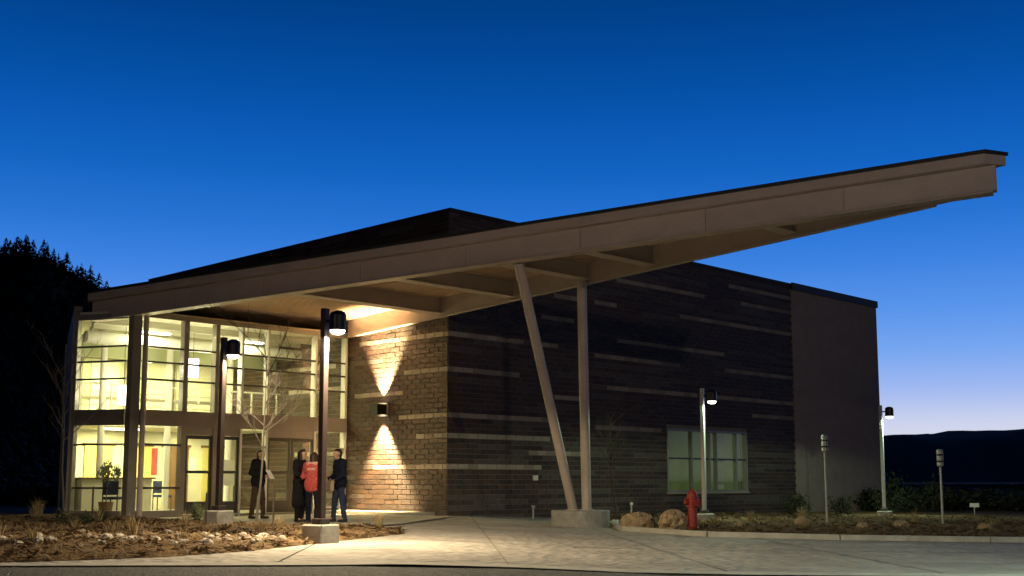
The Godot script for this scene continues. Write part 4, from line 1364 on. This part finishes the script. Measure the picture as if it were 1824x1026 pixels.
	if look.has("hood"):
		put("hood", fleshed([[[[q.call(-.10, 1.43, -.06), q.call(.10, 1.43, -.06), .055 * s, .055 * s], [q.call(-.08, 1.30, -.115), q.call(.08, 1.30, -.115), .04 * s, .04 * s]], .014, .05]]), look.hood, t)
	var hair := [[headc + q.call(0, .045, -.03), headc + q.call(0, .058, .005), .092 * s, .080 * s], [headc + q.call(0, .02, -.045), headc + q.call(0, -.04, -.05), .080 * s, .060 * s]]
	if look.get("long_hair", false):
		hair.append([headc + q.call(0, .0, -.05), headc + q.call(0, -.16, -.06), .085 * s, .075 * s])
		for sd in [-1, 1]:
			hair.append([headc + q.call(sd * .07, .04, -.01), headc + q.call(sd * .08, -.13, -.01), .035 * s, .03 * s])
	put("hair", fleshed([[hair, .012, .03]]), look.get("hair", M.hair), t)
	return t

func people() -> void:
	# group by the lamp post and one person by the door
	person("person in black jacket and brown trousers standing alone by the glass doors", on_ground(-6.62, -31.0, .035), 1.2, {"tall": 1.76, "top": M.black_cloth, "legs": M.brown_cloth, "hair": M.brown_hair, "stance": .12, "step": .10, "el": [Vector3(-.28, 1.13, -.03), Vector3(.25, 1.12, .03)], "wr": [Vector3(-.12, 1.05, .25), Vector3(.10, 1.08, .26)], "nod": .05})
	person("person in long dark coat with black hair holding a white sheet of paper", on_ground(-5.05, -28.3, .035), 1.25, {"tall": 1.70, "top": M.black_cloth, "legs": M.black_cloth, "long": true, "long_hair": true, "el": [Vector3(-.24, 1.12, .04), Vector3(.24, 1.12, .06)], "wr": [Vector3(-.10, 1.10, .28), Vector3(.10, 1.12, .29)], "nod": .05})
	person("person in red and pink jacket seen from behind beside the lamp post", on_ground(-4.62, -27.6, .035), 2.9, {"tall": 1.62, "top": M.red_cloth, "hood": M.pink_cloth, "legs": M.navy_cloth, "long_hair": true, "hair": M.brown_hair, "stance": .13, "step": .06, "el": [Vector3(-.30, 1.14, -.02), Vector3(.27, 1.12, .03)], "wr": [Vector3(-.20, 1.02, .20), Vector3(.10, 1.16, .26)]})
	person("person in navy jacket and blue jeans behind the lamp post holding a tan bag", on_ground(-4.15, -28.6, .035), -1.0, {"tall": 1.72, "top": M.navy_cloth, "legs": M.denim, "stance": .12, "step": -.09, "el": [Vector3(-.27, 1.10, .0), Vector3(.27, 1.10, .02)], "wr": [Vector3(-.16, 1.0, .22), Vector3(.20, .98, .20)], "nod": .05})
	var pp := put("sheet_of_paper", bx(new_st(), Vector3(-.11, -.15, -.002), Vector3(.11, .15, .002)), M.paper)
	tag(pp, "white sheet of paper held by the person in the long dark coat", "paper")
	pp.transform = Transform3D(Basis(Vector3.UP, 1.25) * Basis(Vector3.RIGHT, -.7), on_ground(-5.05, -28.3, .035) + Basis(Vector3.UP, 1.25) * Vector3(0, 1.17, .36))
	pp = put("booklet", cbox(new_st(), Vector3(-.10, -.14, -.006), Vector3(.10, .14, .006), .002), M.paper)
	tag(pp, "white booklet held by the person alone by the glass doors", "booklet")
	pp.transform = Transform3D(Basis(Vector3.UP, 1.2) * Basis(Vector3.RIGHT, -.6), on_ground(-6.62, -31.0, .035) + Basis(Vector3.UP, 1.2) * Vector3(0, 1.14, .36))
	var bg := thing("shoulder_bag", "tan bag held by the person in blue jeans", "bag", on_ground(-4.15, -28.6, .035) + Basis(Vector3.UP, -1.0) * Vector3(.17, .72, .32), -1.0)
	put("pouch", cbox(new_st(), Vector3(-.15, 0, -.05), Vector3(.15, .24, .05), .025), M.bag, bg)
	put("strap", tube(tube(new_st(), Vector3(-.12, .23, 0), Vector3(0, .30, 0), .01, .01, 8), Vector3(0, .30, 0), Vector3(.12, .23, 0), .01, .01, 8), M.bag, bg)

# ------------------------------------------------------------------ everything
func _ready() -> void:
	rng.seed = 1
	make_view()
	make_materials()
	ground_and_terrain()
	brick_building()
	canopy()
	canopy_columns()
	lobby()
	# low step along the lit brick wall
	var step := put("entrance_step", bx(new_st(), Vector3(-1.0, -.2, -4.6), Vector3(-.04, .10, -.5)), M.pale_concrete)
	step.position = CORNER; step.rotation.y = TURN
	tag(step, "low concrete step along the foot of the lit brick wall", "step")
	print("structure done")
	wall_lamp()
	lobby_things()
	var warm := Color(1, .89, .70)
	lamp_post("brown lamp post on a concrete footing next to the group of people", on_ground(-3.12, -19.5), -.6, 60.0, warm)
	lamp_post("brown lamp post in the bed in front of the lit side window", in_left(-6.0, -24.4), -.6, 14.0, warm)
	lamp_post("lamp post in front of the green-lit window of the dark wall", on_ground(5.45, -33.8), -.5, 13.0, Color(.88, 1, .80), true)
	lamp_post("lamp post beyond the stucco panel against the pale sky", on_ground(12.55, -40.2), -.5, 14.0, Color(.88, 1, .80), true)
	lamp_post("lamp post by the road, outside the picture, lighting the driveway's right side", on_ground(8.5, -12.5), 2.6, 30.0, Color(.88, 1, .88), true)
	# the flood light across the road whose light reaches the canopy, the columns and the stucco
	flood_light("flood light on a tall mast across the road, on the lobby side", Vector3(-15, 0, 9), Vector3(2, 4.5, -34), 42.0)
	flood_light("flood light on a tall mast across the road, on the stucco side", Vector3(15, 0, 7), Vector3(12, 4.5, -44), 95.0)
	lantern_post("slim lantern post standing before the stucco panel", on_ground(8.55, -32.4))
	lantern_post("slim lantern post standing in front of the far mountain", on_ground(11.4, -31.6, -.38))
	hydrant(in_right(4.22, -27.9, -.02))
	for q in [[in_left(-6.05, -23.6), .62, "thin dark wooden stake in the bed beside the lamp post footing"], [in_left(-5.0, -25.0, -.03), .85, "thin dark wooden stake in the bed near the lone person"], [in_left(-9.5, -27.0), .75, "thin dark wooden stake in front of the lit corner window"]]:
		var sk := thing("stake", q[2], "stake", q[0])
		put("shaft", cbox(new_st(), Vector3(-.018, -.1, -.018), Vector3(.018, q[1], .018), .004), M.dark_bark, sk)
		put("pointed_top", lathe(new_st(), [[.02, q[1]], [.02, q[1] + .02], [0, q[1] + .05]], 6), M.dark_bark, sk)
	var mp := thing("marker_post", "short pale marker post by the dark wall behind the boulders", "post", on_ground(3.15, -31.6))
	put("shaft", tube(new_st(), Vector3(0, -.1, 0), Vector3(.02, .56, 0), .025, .025, 10), M.pale_metal, mp)
	put("cap", lathe(new_st(), [[.04, .555], [.045, .57], [.045, .61], [0, .63]], 12, Vector3(.02, 0, 0)), M.white, mp)
	var sp := thing("standpipe", "small grey standpipe at the foot of the dark wall", "pipe", on_ground(.62, -34.9))
	put("riser", tube(new_st(), Vector3(0, -.1, 0), Vector3(0, .34, 0), .03, .03, 10), M.pale_metal, sp)
	put("valve", tube(new_st(), Vector3(-.05, .36, 0), Vector3(.06, .36, 0), .045, .04, 12), M.pale_metal, sp)
	var sg := thing("small_sign", "small pale sign on a thin post beyond the building's far corner", "sign", on_ground(16.6, -42.8))
	put("post", tube(new_st(), Vector3(0, -.1, 0), Vector3(0, .55, -.02), .02, .02, 8), M.pale_metal, sg)
	put("plate", cbox(new_st(), Vector3(-.17, .42, 0), Vector3(.17, .56, .012), .003), M.white, sg)
	planting()
	print("plants done")
	people()
	print("people done")
